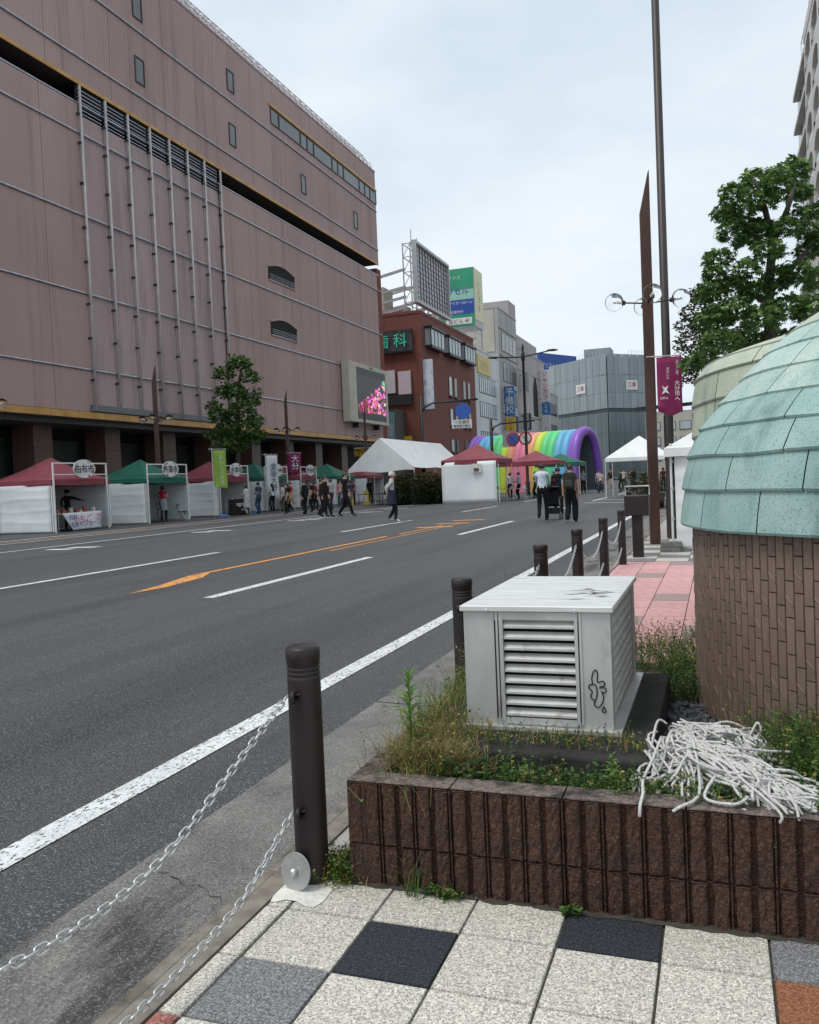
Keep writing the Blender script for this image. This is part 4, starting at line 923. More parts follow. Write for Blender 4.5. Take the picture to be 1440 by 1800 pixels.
# arched vents
for z0 in (16.9, 12.8):
    n = 10; y0, y1 = 57.0, 61.25; top = [(y0+(y1-y0)*i/n, z0+1.0+.38*math.sin(PI*i/n)) for i in range(n+1)]
    vs = [(FX+.012, y, z) for y, z in top]+[(FX+.012, y1, z0), (FX+.012, y0, z0)]
    o = MB().add(vs, [tuple(range(len(vs)))]).build('arched_vent', M_dark, ds)
    MB().tube([(FX+.03, y, z) for y, z in top], .07, 6).build('arch_rim', M_clad, o, smooth=True)
    MB().tube([(FX+.03, y0, z0), (FX+.03, y1, z0)], .06, 6).build('vent_sill', M_clad2, o)
    for k in range(4): MB().tube([(FX+.06, y0+.15, z0+.08+k*.13), (FX+.10, y1-.15, z0+.08+k*.13)], .016, 5).build('vent_bar', M_rail, o)
# roof-edge cage: arched lattice
M_cage = mat('roof_cage', (.62, .58, .58), (.72, .68, .68), .5, .1, scale=3)
cg = MB(); n = 44
for k in range(n):
    y = 36+k*1.0; cg.tube([(FX-.35, y, 32.2), (FX-.45, y, 33.0), (FX-.9, y, 33.7), (FX-1.6, y, 34.0)], .06, 4, cap=False)
    cg.tube([(FX-.40, y, 32.7), (FX-.45, y+.5, 33.15), (FX-.40, y+1, 32.7)], .04, 4, cap=False)
for x, z in ((-.36, 32.35), (-.45, 33.0), (-.9, 33.7), (-1.6, 34.0)): cg.tube([(FX+x, 36, z), (FX+x, 36+n-1, z)], .045, 4)
cg.build('roof_lattice', M_cage, ds)
for y in (40.5, 44, 47.5, 51.5): MB().tube([(FX-2.4, y, 32), (FX-2.4, y, 35.6)], .03, 5).build('mast', M_cage, ds)
MB().tube([(FX-2.4, 40.5, 35.3), (FX-2.4, 51.5, 35.3)], .025, 5).build('mast_rail', M_cage, ds)
# ground floor: columns and dark glazing
MB().box(-62, -34.5, FY0, FY1, 0, 5.5).build('shop_core', M_dark, ds)
MB().box(-34.5, FX-.3, FY0, FY1, 5.1, 5.36).build('arcade_ceiling', M_frame, ds)
for k in range(9):
    yc = 29.6+k*5.4
    c_ = MB().box(-33.9, -32.5, yc-.65, yc+.65, .09, 5.1).build('column', M_col, ds)
    for z in (1.3, 2.6, 3.9): MB().box(-33.91, -32.49, yc-.66, yc+.66, z, z+.03).build('stone_joint', M_joint, c_)
    g_ = MB().box(-34.48, -34.4, yc+.75, yc+4.65, .5, 4.4).build('shop_window', M_glass, ds)
    MB().box(-34.4, -34.36, yc+.7, yc+4.7, 4.4, 4.5).box(-34.4, -34.36, yc+2.65, yc+2.75, .5, 4.4).box(-34.4, -34.36, yc+.7, yc+4.7, .42, .5).build('mullions', M_frame, g_)
    MB().box(-34.35, -34.33, yc+1.2, yc+3.2, 1.2+(k % 3)*.3, 2.5+(k % 2)*.4).build('window_display', plain((.10+.02*(k % 4), .12, .11), .5), g_)
# big video screen
M_sf = mat('screen_casing', (.50, .46, .38), (.58, .54, .45), .6, scale=1, c3=(.42, .38, .31), s3=2, lo3=.5, hi3=.8)
M_scr = mat('led_screen', (.010, .012, .014), (.03, .02, .022), .4, scale=1.4)
vs_ = thing('video_screen', 'large video screen in a cream casing on the store corner', 'screen', (-30.3, 69.3, 7))
SX = -30.2
MB().box(FX+.12, SX, 69.3, 78.6, 7.0, 12.35).build('casing', M_sf, vs_)
for k in range(3):
    MB().box(SX-.001, SX+.02, 69.32+k*3.09, 69.32+k*3.09+3.06, 11.98, 12.33).build('casing_plate', M_sf, vs_)
    MB().box(SX-.001, SX+.02, 69.32+k*3.09, 69.32+k*3.09+3.06, 7.02, 7.28).build('casing_plate', M_sf, vs_)
for k in range(4):
    for y0, y1 in ((69.32, 70.95), (78.1, 78.58)): MB().box(SX-.001, SX+.02, y0, y1, 7.3+k*1.17, 7.3+k*1.17+1.15).build('casing_plate', M_sf, vs_)
dsp = MB().box(SX-.05, SX+.012, 70.97, 78.08, 7.3, 11.96).build('display', M_scr, vs_)
rr = random.Random(8)
def emi(c, s=.8): return mat('led_%.2f_%.2f_%.2f' % c, c, tuple(x*.6 for x in c), .5, emit=s, scale=4)
led = [emi((.85, .10, .35)), emi((.9, .28, .16)), emi((.75, .15, .65)), emi((.88, .62, .55)), emi((.08, .55, .22)), emi((.3, .02, .05)), emi((.10, .01, .02))]
mb = MB()
for k in range(260):     # abstract glowing picture: stage lights and colour blocks
    y = rr.uniform(71.2, 77.8); u = (y-71.2)/6.6; z = rr.uniform(7.9, 8.6+2.6*u**1.2); s_ = rr.uniform(.06, .30)
    mi = 6 if rr.random() < .5*(1-u) else (5 if rr.random() < .7-u else rr.choices((0, 1, 2, 3), (3, 1.4, 2, 1.6))[0])
    y1 = min(y+s_*1.6, 77.95); z1 = min(z+s_, 11.2); mb.box(SX+.012, SX+.0135+k*5e-6, y, y1, z, z1, mi)
for k in range(6): y = rr.uniform(77.0, 77.7); z = rr.uniform(10.7, 11.2); mb.box(SX+.012, SX+.015+k*1e-5, y, y+.35, z, z+.25, 4)
mb.build('picture', led, dsp, kind='stuff')
MB().box(SX+.012, SX+.016, 71, 78.05, 11.3, 11.94).box(SX+.012, SX+.016, 71, 78.05, 7.32, 7.85).build('black_band', M_black, dsp)
o = lettering('VISION', .30, plain((.20, .19, .17)), vs_, (SX+.03+30.3, 5.2, 5.16), PI/2)
for y in (71.5, 76.5): MB().box(FX+.05, SX-.2, y, y+.5, 6.55, 6.99).build('bracket', M_black, vs_)
# ================================================================== red brick building
BXF = -31.0
M_rbrick = mat('red_brick_tile', (.155, .046, .034), (.20, .066, .048), .8, scale=3, detail=6, stretch=(1, 1, 3), bump=.3, bscale=9, bdist=.02, c3=(.11, .034, .027), s3=1, lo3=.5, hi3=.75)
M_wpane = mat('blind_window', (.34, .40, .41), (.46, .52, .53), .25, scale=.7, stretch=(4, 4, .3), spec=.6)
M_wdark = mat('window_dark', (.03, .035, .04), (.08, .085, .09), .15, scale=1.2, spec=.7)
rb = thing('red_brick_building', 'four-storey red brick building with black-framed bay windows', 'building', (BXF, 91.8, 0))
MB().box(-55, BXF, 91.8, 114.3, 0, 20.4).build('wall', M_rbrick, rb)
MB().box(-55, BXF+.06, 91.74, 114.36, 20.4, 20.75).build('parapet', M_rbrick, rb)
for y0, y1 in ((93.4, 98.6), (100.4, 105.6), (107.4, 112.6)):
    w_ = MB().box(BXF+.01, BXF+.85, y0, y1, 16.7, 17.0).box(BXF+.01, BXF+.95, y0-.15, y1+.15, 18.9, 19.15).build('bay_window', M_black, rb)
    for k in range(4):
        a = y0+.05+k*(y1-y0-.1)/4; b = y0+.05+(k+1)*(y1-y0-.1)/4
        MB().box(BXF+.70, BXF+.74, a+.07, b-.07, 17.0, 18.9).build('pane', M_wpane, w_); MB().box(BXF+.68, BXF+.78, a-.06, a+.06, 17.0, 18.9).build('mullion', M_black, w_)
    MB().box(BXF+.68, BXF+.78, y1-.12, y1, 17.0, 18.9).build('mullion', M_black, w_)
    MB().box(BXF+.02, BXF+.68, y0, y0+.05, 17.0, 18.9).build('pane', M_wpane, w_)
for z0, z1 in ((11.9, 14.4), (8.2, 10.4), (4.9, 6.6)):
    for y in (102.0, 104.2, 108.2, 110.4):
        w_ = MB().box(BXF-.05, BXF+.06, y, y+1.25, z0, z1).build('window', M_black, rb)
        MB().box(BXF+.05, BXF+.075, y+.12, y+1.12, z0+.12, z1-.12).build('pane', M_wdark if y > 104 else M_wpane, w_); MB().box(BXF+.02, BXF+.30, y-.1, y+1.35, z0-.15, z0-.02).build('sill', M_black, w_)
# side face with the neon dental sign and shop signs
sg = MB().box(-37.6, -31.9, 91.45, 91.79, 16.3, 18.7).build('sign_window', M_wdark, rb)
MB().box(-37.7, -31.8, 91.3, 91.5, 16.1, 16.3).build('sill', M_black, sg)
M_neon = mat('neon_green', (.02, .30, .20), None, .5, emit=.5)
lettering('歯 科', 1.7, M_neon, sg, (-34.4-BXF, 91.40-91.8, 17.5), 0)
for x0, x1, z0, z1, c in ((-38, -36, 12.6, 14.2, (.55, .55, .55)), (-35.8, -34.2, 11.6, 14.2, (.6, .56, .6)), (-33.8, -32.3, 11.4, 14.0, (.62, .52, .56)), (-36.8, -32.2, 10.2, 11.4, (.03, .03, .03))):
    MB().box(x0, x1, 91.5, 91.78, z0, z1).build('sign_panel', plain(c, .5), rb)
MB().box(-31.2, -29.9, 92.2, 92.5, 9.6, 15.2).build('projecting_sign', mat('sign_poster', (.55, .62, .72), (.78, .80, .82), .5, scale=1.6, c3=(.30, .42, .62), s3=1.1, lo3=.55, hi3=.65), rb)
# shops at the corner of the side street, below the neon sign
sh = thing('corner_shop', 'small shop with white and yellow signboards beside the department store', 'shop', (-37, 88.5, 0))
MB().box(-41, -33.2, 88.6, 91.7, 0, 9.5).build('wall', plain((.10, .09, .085), .8), sh)
def board(par, x0, x1, y, z0, z1, c, txt=None, tcol=(.02, .02, .02), ts=.5, vert=False):
    o = MB().box(x0, x1, y-.12, y, z0, z1).build('sign_board', plain(c, .5), par); b_ = BASE[par.name]
    if txt: lettering(txt, ts, plain(tcol, .6), o, ((x0+x1)/2-b_[0], y-.14-b_[1], (z0+z1)/2-b_[2]), 0, vert)
    return o
board(sh, -38.6, -35.6, 88.58, 6.5, 9.2, (.70, .72, .74)); board(sh, -37.9, -36.0, 88.44, 6.9, 8.3, (.07, .20, .34))
board(sh, -35.5, -34.5, 88.58, 6.2, 9.3, (.70, .66, .68)); board(sh, -34.4, -33.3, 88.58, 5.3, 9.2, (.20, .30, .36), '珈琲', (.6, .65, .7), .8, True)
board(sh, -39.6, -34.6, 88.50, 4.5, 6.4, (.62, .43, .04))
for k, ch in enumerate('専門店街'): board(sh, -39.4+k*1.15, -38.5+k*1.15, 88.36, 5.4, 6.3, (.72, .72, .70), ch, (.02, .02, .02), .75)
for k in range(4): o = MB().lathe([(.32, 0), (.42, 0)], 14).build('sign_ring', plain((.12, .06, .02)), sh, local=True); o.location = (-2.0+k*1.1, -.32, 4.9); o.rotation_euler = (PI/2, 0, 0)
board(sh, -33.15, -32.2, 90.9, 2.8, 6.6, (.66, .47, .03), 'P', (.5, .1, .02), 1.0)
# ------------------------------------------------------------------ empty billboard frame on its roof
M_galv = mat('galvanised_frame', (.38, .39, .40), (.48, .49, .50), .5, .4, scale=2)
M_mesh_bk = mat('billboard_sheet', (.70, .71, .72), (.78, .79, .80), .6, .1, scale=.5, stretch=(6, 6, .3))
bb = thing('billboard_frame', 'empty grey gridded billboard frame on the red brick roof', 'billboard', (BXF, 92, 20.75))
BX0 = BXF-.2
fr = MB(); y0, y1, z0, z1 = 92.0, 104.9, 21.7, 28.7
fr.box(BX0-.5, BX0, y0, y1, z1-.3, z1).box(BX0-.5, BX0, y0, y1, z0, z0+.3).box(BX0-.5, BX0, y0, y0+.3, z0+.3, z1-.3).box(BX0-.5, BX0, y1-.3, y1, z0+.3, z1-.3)
fr.build('border', M_galv, bb)
for k in range(12):
    a = y0+.3+k*(y1-y0-.6)/12; MB().box(BX0-.5, BX0-.46, a, a+(y1-y0-.6)/12*.95, z0+.3, z1-.3).build('sheet', M_mesh_bk, bb); MB().box(BX0-.42, BX0-.32, a, a+.06, z0+.3, z1-.3).build('grid_bar', M_frame, bb)
for k in range(1, 11): MB().box(BX0-.34, BX0-.26, y0+.3, y1-.3, z0+.3+k*.58, z0+.35+k*.58).build('grid_bar', M_frame, bb)
tr = MB()
for x in (BX0-.7, BX0-1.6):
    for y in (92.1, 96.2, 100.4, 104.7): tr.bar((x, y, 20.75), (x, y, z1-.2), .12, .12)
    for z in (21.8, 23.5, 25.2, 26.9, 28.4): tr.bar((x, 92.1, z), (x, 104.7, z), .08, .08)
for y in (92.1, 96.2, 100.4, 104.7):
    for k, z in enumerate((21.8, 23.5, 25.2, 26.9, 28.4)):
        tr.bar((BX0-1.6, y, z), (BX0-.6, y, z), .08, .08)
        if k < 4: tr.bar((BX0-1.6, y, z), (BX0-.6, y, z+1.7), .06, .06)
tr.build('truss', M_galv, bb, kind='stuff')
for z, x1 in ((25.6, -37), (23.6, -38.5), (22.5, -38), (21.3, -37)):
    for y in (92.3, 100): MB().bar((BX0-1.5, y, z), (x1-1.5, y, z-1.0), .22, .28).build('brace_beam', M_galv, bb)
for y, zz in ((94, 30.5), (96, 30.0), (98.8, 29.3), (102.5, 29.8), (104.6, 29.6)): MB().tube([(BX0-1.2, y, 28.5), (BX0-1.2, y, zz)], .06 if y < 97 else .02, 5).build('mast', M_galv, bb)
un = thing('rooftop_unit', 'row of pale machines and lockers on the red brick roof', 'machinery', (-36, 93, 20.4))
for k in range(6): MB().box(-39+k*1.1, -38.1+k*1.1, 92.6, 93.6, 20.41, 21.2+.2*(k % 2)).build('unit', plain((.5, .5, .48)), un)
MB().box(-40, -36.8, 96, 99, 20.41, 24.8).build('tank_house', plain((.42, .40, .33)), un)

# ================================================================== green lamp-box sign tower
gs = thing('rooftop_sign', 'tall green, white and blue loan-company lightbox on a lattice mast', 'sign', (-33, 116, 19))
GY = 117.0; gx0, gx1 = -36.6, -31.3; gz0, gz1 = 23.0, 31.2
M_green = mat('sign_green', (.015, .27, .14), (.03, .33, .18), .45, scale=.3); M_pgreen = mat('sign_pale_green', (.22, .52, .40), (.32, .58, .48), .45, scale=.4); M_blue = mat('sign_blue', (.015, .06, .30), (.02, .08, .36), .45); M_cream = mat('sign_cream', (.62, .60, .36), (.70, .67, .45), .5, scale=.6)
MB().box(gx0, gx1, GY, GY+4.6, gz0, gz1).build('box', plain((.55, .57, .56)), gs)
for z0, z1, m_ in ((28.2, 31.15, M_green), (26.8, 28.2, M_pgreen), (24.75, 26.8, M_blue), (23.05, 24.75, M_green)): MB().box(gx0, gx1-.06, GY-.08, GY-.001, z0, z1-.01).build('face_band', m_, gs)
MB().box(gx1+.001, gx1+.06, GY+.1, GY+4.5, gz0+.9, gz1-.05).build('side_face', M_cream, gs)
lo = lambda s, sz, m_, x, z, dy=-.12: lettering(s, sz, m_, gs, (x+33, GY+dy-116, z-19), 0)
lo('ファイナンス', .62, M_white, -35.0, 29.9); lo('アクセル', 1.15, M_white, -34.2, 28.05, -.11); lo('アクセル', 1.12, M_blue, -34.2, 28.05, -.13); lo('ローン', .55, M_white, -36.0, 26.35); lo('マイカーローン', .52, M_white, -33.3, 26.35); lo('住宅', .45, M_white, -36.0, 25.75); lo('大分支店受付中', .48, M_white, -34.6, 25.1)
MB().box(-35.6, -31.7, GY-.14, GY-.09, 23.35, 24.25).build('address_plate', plain((.75, .75, .74)), gs); lo('当ビル 4F', .75, plain((.10, .08, .10)), -33.6, 23.8, -.16)
lettering('レンタル', 1.25, mat('sign_olive', (.40, .40, .14), None, .6), gs, (gx1+.08+33, GY+2.3-116, 27.6-19), PI/2, True)
la = MB()
for x in (gx0+.2, gx0+2.6, gx1-.2):
    for y in (GY+.2, GY+4.2): la.bar((x, y, 16.5), (x, y, gz0), .14, .14)
for k in range(7):
    z = 16.8+k*.9; la.bar((gx0, GY+.2, z), (gx1, GY+.2, z), .08, .08); la.bar((gx0+.2, GY+.2, z), (gx1-.2, GY+.2, z+.9), .06, .06); la.bar((gx1-.2, GY+.2, z), (gx1-.2, GY+4.2, z+.9), .06, .06); la.bar((gx1-.2, GY, z), (gx1-.2, GY+4.2, z), .08, .08)
la.build('lattice', M_galv, gs, kind='stuff')

# ================================================================== row of office buildings down the street
def office(name, label, x, y0, y1, h, m_, bands, deep=18, extra=None, wm=M_wdark, nwin=4):
    b = thing(name, label, 'building', (x, y0, 0))
    MB().box(x-deep, x, y0, y1, 0, h).build('wall', m_, b)
    MB().box(x-deep-.05, x+.08, y0-.05, y1+.05, h, h+.25).build('parapet', m_, b)
    for (a0, a1, z0, z1) in bands:
        n = max(1, nwin)
        for k in range(n):
            ya = a0+(a1-a0)*k/n; yb = a0+(a1-a0)*(k+1)/n
            w_ = MB().box(x-.1, x+.05, ya+.04, yb-.04, z0, z1).build('window', M_frame, b); MB().box(x+.051, x+.075, ya+.14, yb-.14, z0+.1, z1-.1).build('pane', wm, w_)
    return b
M_wht = mat('white_panel_wall', (.52, .54, .55), (.62, .64, .65), .6, scale=.4, stretch=(1, 1, .3)); M_gry = mat('grey_render', (.33, .33, .32), (.42, .42, .41), .85, scale=.4, stretch=(1, 1, .3)); M_tau = mat('taupe_render', (.36, .33, .325), (.43, .40, .39), .85, scale=.3, stretch=(1, 1, .4)); M_bei = mat('beige_render', (.42, .40, .34), (.50, .47, .41), .85, scale=.4)
o1 = office('white_office', 'white panelled office with black ribbon windows and yellow sign', -31, 114.6, 129, 19.5, M_wht, [(116.6, 126.5, 13.6, 16.0), (116.6, 126.5, 10.2, 12.4), (116.6, 126.8, 5.2, 8.2)], nwin=9, wm=M_wpane)
MB().box(-31, -30.85, 115.8, 123, 16.3, 18.9).build('yellow_sign', plain((.66, .52, .16), .5), o1); lettering('学習塾', 1.5, plain((.75, .7, .5)), o1, (.2, 4.8, 17.6), PI/2)
for k in range(13): MB().box(-47+k*1.25, -47+k*1.25+1.21, 114.55, 114.61, 17, 19.5).build('cladding_panel', M_wht, o1)
for k in range(8): MB().box(-30.999, -30.97, 123.4+k*.68, 124.05+k*.68, 16.3, 19.4).build('cladding_panel', M_wht, o1)
o2 = office('grey_office', 'taller grey office block with pale attic and strip windows', -31, 129.2, 142, 27.6, M_gry, [(131, 141, 21.3, 24.2), (131.5, 141, 16.6, 19.6), (131.5, 141, 13.0, 15.8), (131.5, 141, 9.0, 11.6)], nwin=4)
MB().box(-40, -31.6, 129.1, 129.2, 21, 27.4).build('side_panel', M_bei, o2); MB().box(-39, -31.01, 137, 142, 27.85, 30.2).build('stair_tower', M_tau, o2)
for z in (20.4, 24.6): MB().box(-31.0, -30.9, 129.3, 142, z, z+.08).build('string_course', M_frame, o2)
o3 = office('taupe_building', 'plain taupe building with one arched opening and vertical signs', -31, 142.3, 166, 23.2, M_tau, [], nwin=1)
MB().box(-40, -31.2, 143, 160, 23.45, 25.6).build('attic', M_tau, o3)
n = 10; top = [(154.5+4.2*i/n, 17.2+2.6*math.sin(PI*i/n)) for i in range(n+1)]; vv = [(-30.97, y, z) for y, z in top]+[(-30.97, 158.7, 12.5), (-30.97, 154.5, 12.5)]
MB().add(vv, [tuple(range(len(vv)))]).build('arched_opening', M_dark, o3)
for z in (8.5, 12, 19.6): MB().box(-31, -30.96, 142.4, 166, z, z+.1).build('string_course', M_frame, o3)
def vsign(x, y, z0, z1, w_, c, txt, tc_, ts, lab):
    t = thing('vertical_sign', lab, 'sign', (x, y, z0), group='vertical signs on the street facades')
    MB().box(0, w_, -.25, .25, 0, z1-z0).build('panel', plain(c, .5), t, local=True)
    MB().box(-.35, 0, -.06, .06, .4, .5).box(-.35, 0, -.06, .06, z1-z0-.5, z1-z0-.4).build('bracket', M_frame, t, local=True)
    lettering(txt, ts, plain(tc_, .6), t, (w_/2, -.27, (z1-z0)/2), 0, True); return t
vsign(-30.6, 130.5, 11.0, 15.6, 1.5, (.05, .15, .36), '予備校', (.7, .72, .7), 1.4, 'blue and white vertical school sign on the grey office')
vsign(-30.6, 130.5, 8.6, 10.8, 1.5, (.62, .40, .06), 'レンタ', (.3, .06, .03), .75, 'orange rental sign under the blue vertical sign'); vsign(-30.6, 130.5, 5.9, 8.4, 1.5, (.35, .52, .66), '空室', (.75, .75, .75), 1.0, 'pale blue sign under the orange rental sign')
vsign(-30.6, 143.5, 15.8, 19.2, 1.3, (.50, .52, .50), 'クリニク', (.1, .1, .1), .8, 'grey vertical clinic sign on the taupe building'); vsign(-30.6, 143.5, 9.4, 12.2, 1.3, (.03, .04, .07), '居酒屋', (.75, .75, .75), .9, 'black vertical tavern sign on the taupe building'); vsign(-30.6, 143.5, 6.0, 9.2, 1.3, (.62, .64, .62), '美容', (.1, .1, .15), .9, 'white vertical salon sign under the tavern sign')
vsign(-30.6, 160.5, 15.5, 21.4, 1.5, (.70, .66, .68), 'ジャンカラ', (.35, .03, .06), 1.15, 'white vertical karaoke sign with dark red letters'); vsign(-30.6, 160.5, 13.0, 15.3, 1.5, (.04, .18, .42), '24', (.75, .75, .75), 1.0, 'blue square sign under the karaoke sign'); vsign(-30.6, 160.5, 5.0, 12.8, 1.5, (.60, .60, .62), 'カラオケ', (.3, .32, .36), 1.0, 'long pale vertical sign under the blue square one')
# ================================================================== building wrapped in grey scaffold sheets
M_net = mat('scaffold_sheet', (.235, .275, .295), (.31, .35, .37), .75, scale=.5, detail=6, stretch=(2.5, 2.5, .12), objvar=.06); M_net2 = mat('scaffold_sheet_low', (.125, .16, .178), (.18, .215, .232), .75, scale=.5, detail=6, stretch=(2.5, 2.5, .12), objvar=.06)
wb = thing('wrapped_building', 'building under construction wrapped in grey scaffold sheeting', 'building', (-22.4, 195, 0))
A1, A2, A3 = Vector((-37.9, 209.6, 0)), Vector((-22.4, 195.0, 0)), Vector((-14.9, 203.0, 0))
core = [A1+(A3-A2), A1, A2, A3]; cvs = [p+Vector((0, 0, z)) for z in (0, 27.6) for p in core]
MB().add(cvs, [(4, 5, 6, 7), (0, 1, 5, 4), (1, 2, 6, 5), (2, 3, 7, 6), (3, 0, 4, 7)]).build('core', plain((.07, .085, .09)), wb)
for P, Q, nn in ((A1, A2, 9), (A2, A3, 5)):
    d = (Q-P)/nn; nv = Vector((d.y, -d.x, 0)).normalized()*(1 if True else -1)
    if nv.y > 0: nv = -nv
    for k in range(nn):
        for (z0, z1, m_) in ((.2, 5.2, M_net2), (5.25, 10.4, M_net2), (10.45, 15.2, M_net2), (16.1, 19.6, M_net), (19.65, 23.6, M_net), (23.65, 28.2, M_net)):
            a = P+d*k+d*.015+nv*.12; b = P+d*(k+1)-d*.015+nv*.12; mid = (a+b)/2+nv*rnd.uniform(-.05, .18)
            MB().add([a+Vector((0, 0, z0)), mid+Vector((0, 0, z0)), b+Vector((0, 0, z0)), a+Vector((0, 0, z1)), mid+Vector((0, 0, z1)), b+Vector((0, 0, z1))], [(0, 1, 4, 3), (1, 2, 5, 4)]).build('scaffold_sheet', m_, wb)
for P, Q, u in ((A1, A2, .58), (A2, A3, .62)):
    d = (Q-P); nv = Vector((d.y, -d.x, 0)).normalized(); nv = -nv if nv.y > 0 else nv; c_ = P+d*u+nv*.35; dd_ = d.normalized()
    pl_ = MB().add([c_-dd_*1.7+Vector((0, 0, 20.2)), c_+dd_*1.7+Vector((0, 0, 20.2)), c_+dd_*1.7+Vector((0, 0, 22.4)), c_-dd_*1.7+Vector((0, 0, 22.4))], [(0, 1, 2, 3)]).build('contractor_board', plain((.7, .7, .7), .6), wb)
    lettering('工事', 1.2, plain((.45, .05, .05)), pl_, tuple(c_+nv*.06-Vector((-22.4, 195, 0))+Vector((0, 0, 21.4))), math.atan2(dd_.y, dd_.x))
MB().box(-28, -22, 200, 206, 27.6, 30.2).build('stair_head', M_net, wb)
sf = MB()
for k in range(16): p = A2.lerp(A3, k/15) if k > 8 else A1.lerp(A2, .55+k/8*.45); sf.bar(p+Vector((0, 0, 27.6)), p+Vector((0, 0, 29.3)), .08, .08)
sf.build('scaffold_tips', M_galv, wb, kind='stuff')
# blue hotel sign far behind
t = thing('hotel_sign', 'blue rooftop hotel sign showing over the wrapped building', 'sign', (-39.5, 236, 0))
MB().add([(-44, 230.3, 28), (-36.2, 243.4, 28), (-36.2, 243.4, 34.8), (-44, 230.3, 34.9), (-45, 231, 28), (-37.2, 244, 28), (-37.2, 244, 34.8), (-45, 231, 34.9)], [(0, 1, 2, 3), (5, 4, 7, 6), (3, 2, 6, 7), (4, 0, 3, 7), (1, 5, 6, 2), (0, 4, 5, 1)]).build('panel', M_blue, t)
MB().add([(-44, 230.5, 0), (-36.2, 243.5, 0), (-46, 249, 0), (-54, 236, 0), (-44, 230.5, 28), (-36.2, 243.5, 28), (-46, 249, 28), (-54, 236, 28)], [(4, 5, 6, 7), (0, 1, 5, 4), (1, 2, 6, 5), (2, 3, 7, 6), (3, 0, 4, 7)]).build('hotel_block', M_gry, t)
lettering('アリストンホテル大分', 1.45, M_white, t, (-40.0+39.5, 236.85-236, 31.6), math.atan2(13.1, 7.8))
# street end: low beige block right of the wrapped one
o4 = office('end_office', 'low pale office closing the street right of the wrapped building', -4, 176, 196, 13, M_bei, [(177, 195, 4, 6.4), (177, 195, 8, 10.4)], deep=9, nwin=5)
for k in range(3):
    for z in (3.5, 6.5, 9.5): w_ = MB().box(-12.4+k*2.9, -10.2+k*2.9, 175.9, 176.02, z, z+1.7).build('window', M_frame, o4); MB().box(-12.3+k*2.9, -10.3+k*2.9, 175.86, 175.9, z+.1, z+1.6).build('pane', M_wpane, w_)
o5 = office('end_office', 'grey block with dark windows at the far end of the street', -33, 168, 192, 19, M_gry, [(170, 190, 5, 7.5), (170, 190, 10, 12.5), (170, 190, 14.5, 17)], deep=14, nwin=5)
# ================================================================== right-hand apartment block with arched balconies
M_apt = mat('pale_apartment', (.50, .48, .45), (.58, .56, .53), .8, scale=.5, stretch=(1, 1, .4))
ap_ = thing('apartment_block', 'tall pale apartment block with arched balcony openings beyond the tree', 'building', (8, 55, 0))
MB().box(9.6, 22, 45, 81.5, 0, 36.8).build('wall', M_apt, ap_); MB().box(8.5, 22, 81.6, 93, 0, 37.0).build('wall', M_apt, ap_)
for f_ in range(11):
    z = 2.0+f_*3.2
    for k in range(7):
        y0 = 46.5+k*5.0; y1 = y0+5.0; n = 8
        # pier-and-arch front slab with a real opening
        inner = [(y0+.55, z+.95)]+[(y0+.55+(3.9)*i/n, z+2.0+.75*math.sin(PI*i/n)**.7) for i in range(n+1)]+[(y1-.55, z+.95)]
        mb = MB(); xx = 8.0
        fs_ = []; V = [(xx, y, zz) for y, zz in inner]; T_ = [(xx, y0+.55+3.9*i/n, z+3.2) for i in range(n+1)]
        mb.quad((xx, y0, z), (xx, y0+.55, z), (xx, y0+.55, z+3.2), (xx, y0, z+3.2)); mb.quad((xx, y1-.55, z), (xx, y1, z), (xx, y1, z+3.2), (xx, y1-.55, z+3.2))
        for i in range(n): mb.quad(V[i+1], V[i+2], T_[i+1], T_[i])
        mb.quad((xx, y0+.55, z), (xx, y1-.55, z), (xx, y1-.55, z+.35), (xx, y0+.55, z+.35))
        for i in range(len(inner)-1): a, b = inner[i], inner[i+1]; mb.quad((xx, *a), (xx, *b), (xx+.35, *b), (xx+.35, *a))
        mb.quad((xx, y0, z), (xx+1.6, y0, z), (xx+1.6, y0, z+3.2), (xx, y0, z+3.2))
        bal = mb.build('balcony_arch', M_apt, ap_)
        if f_ > 4 and k > 3:
            MB().box(xx+.9, xx+1.55, y0+.1, y1-.1, z+.3, z+.4).build('balcony_floor', M_apt, bal)
            MB().tube([(xx+.1, y0+.55, z+1.05), (xx+.1, y1-.55, z+1.05)], .04, 5).build('handrail', M_cage, bal)
            MB().box(xx+.08, xx+.11, y0+.6, y1-.6, z+.36, z+1.0).build('glass_guard', M_glass2, bal)
    MB().box(8.0, 8.52, 82, 92.8, z+2.75, z+3.15).build('floor_band', M_apt, ap_)
    for k in range(3): MB().box(8.4, 8.53, 82.3+k*3.6, 85.2+k*3.6, z+.4, z+2.5).build('window', M_wdark, ap_)
MB().box(7.95, 9.7, 46.4, 81.6, 37.2, 38.2).build('parapet', M_apt, ap_)
MB().tube([(9.0, 86, 37), (9.0, 86, 52)], .10, 6).build('mast', M_cage, ap_)
MB().tube([(8.6, 82, 37), (8.6, 82, 41), (8.6, 90, 41), (8.6, 90, 37)], .05, 5).build('roof_rail', M_cage, ap_)
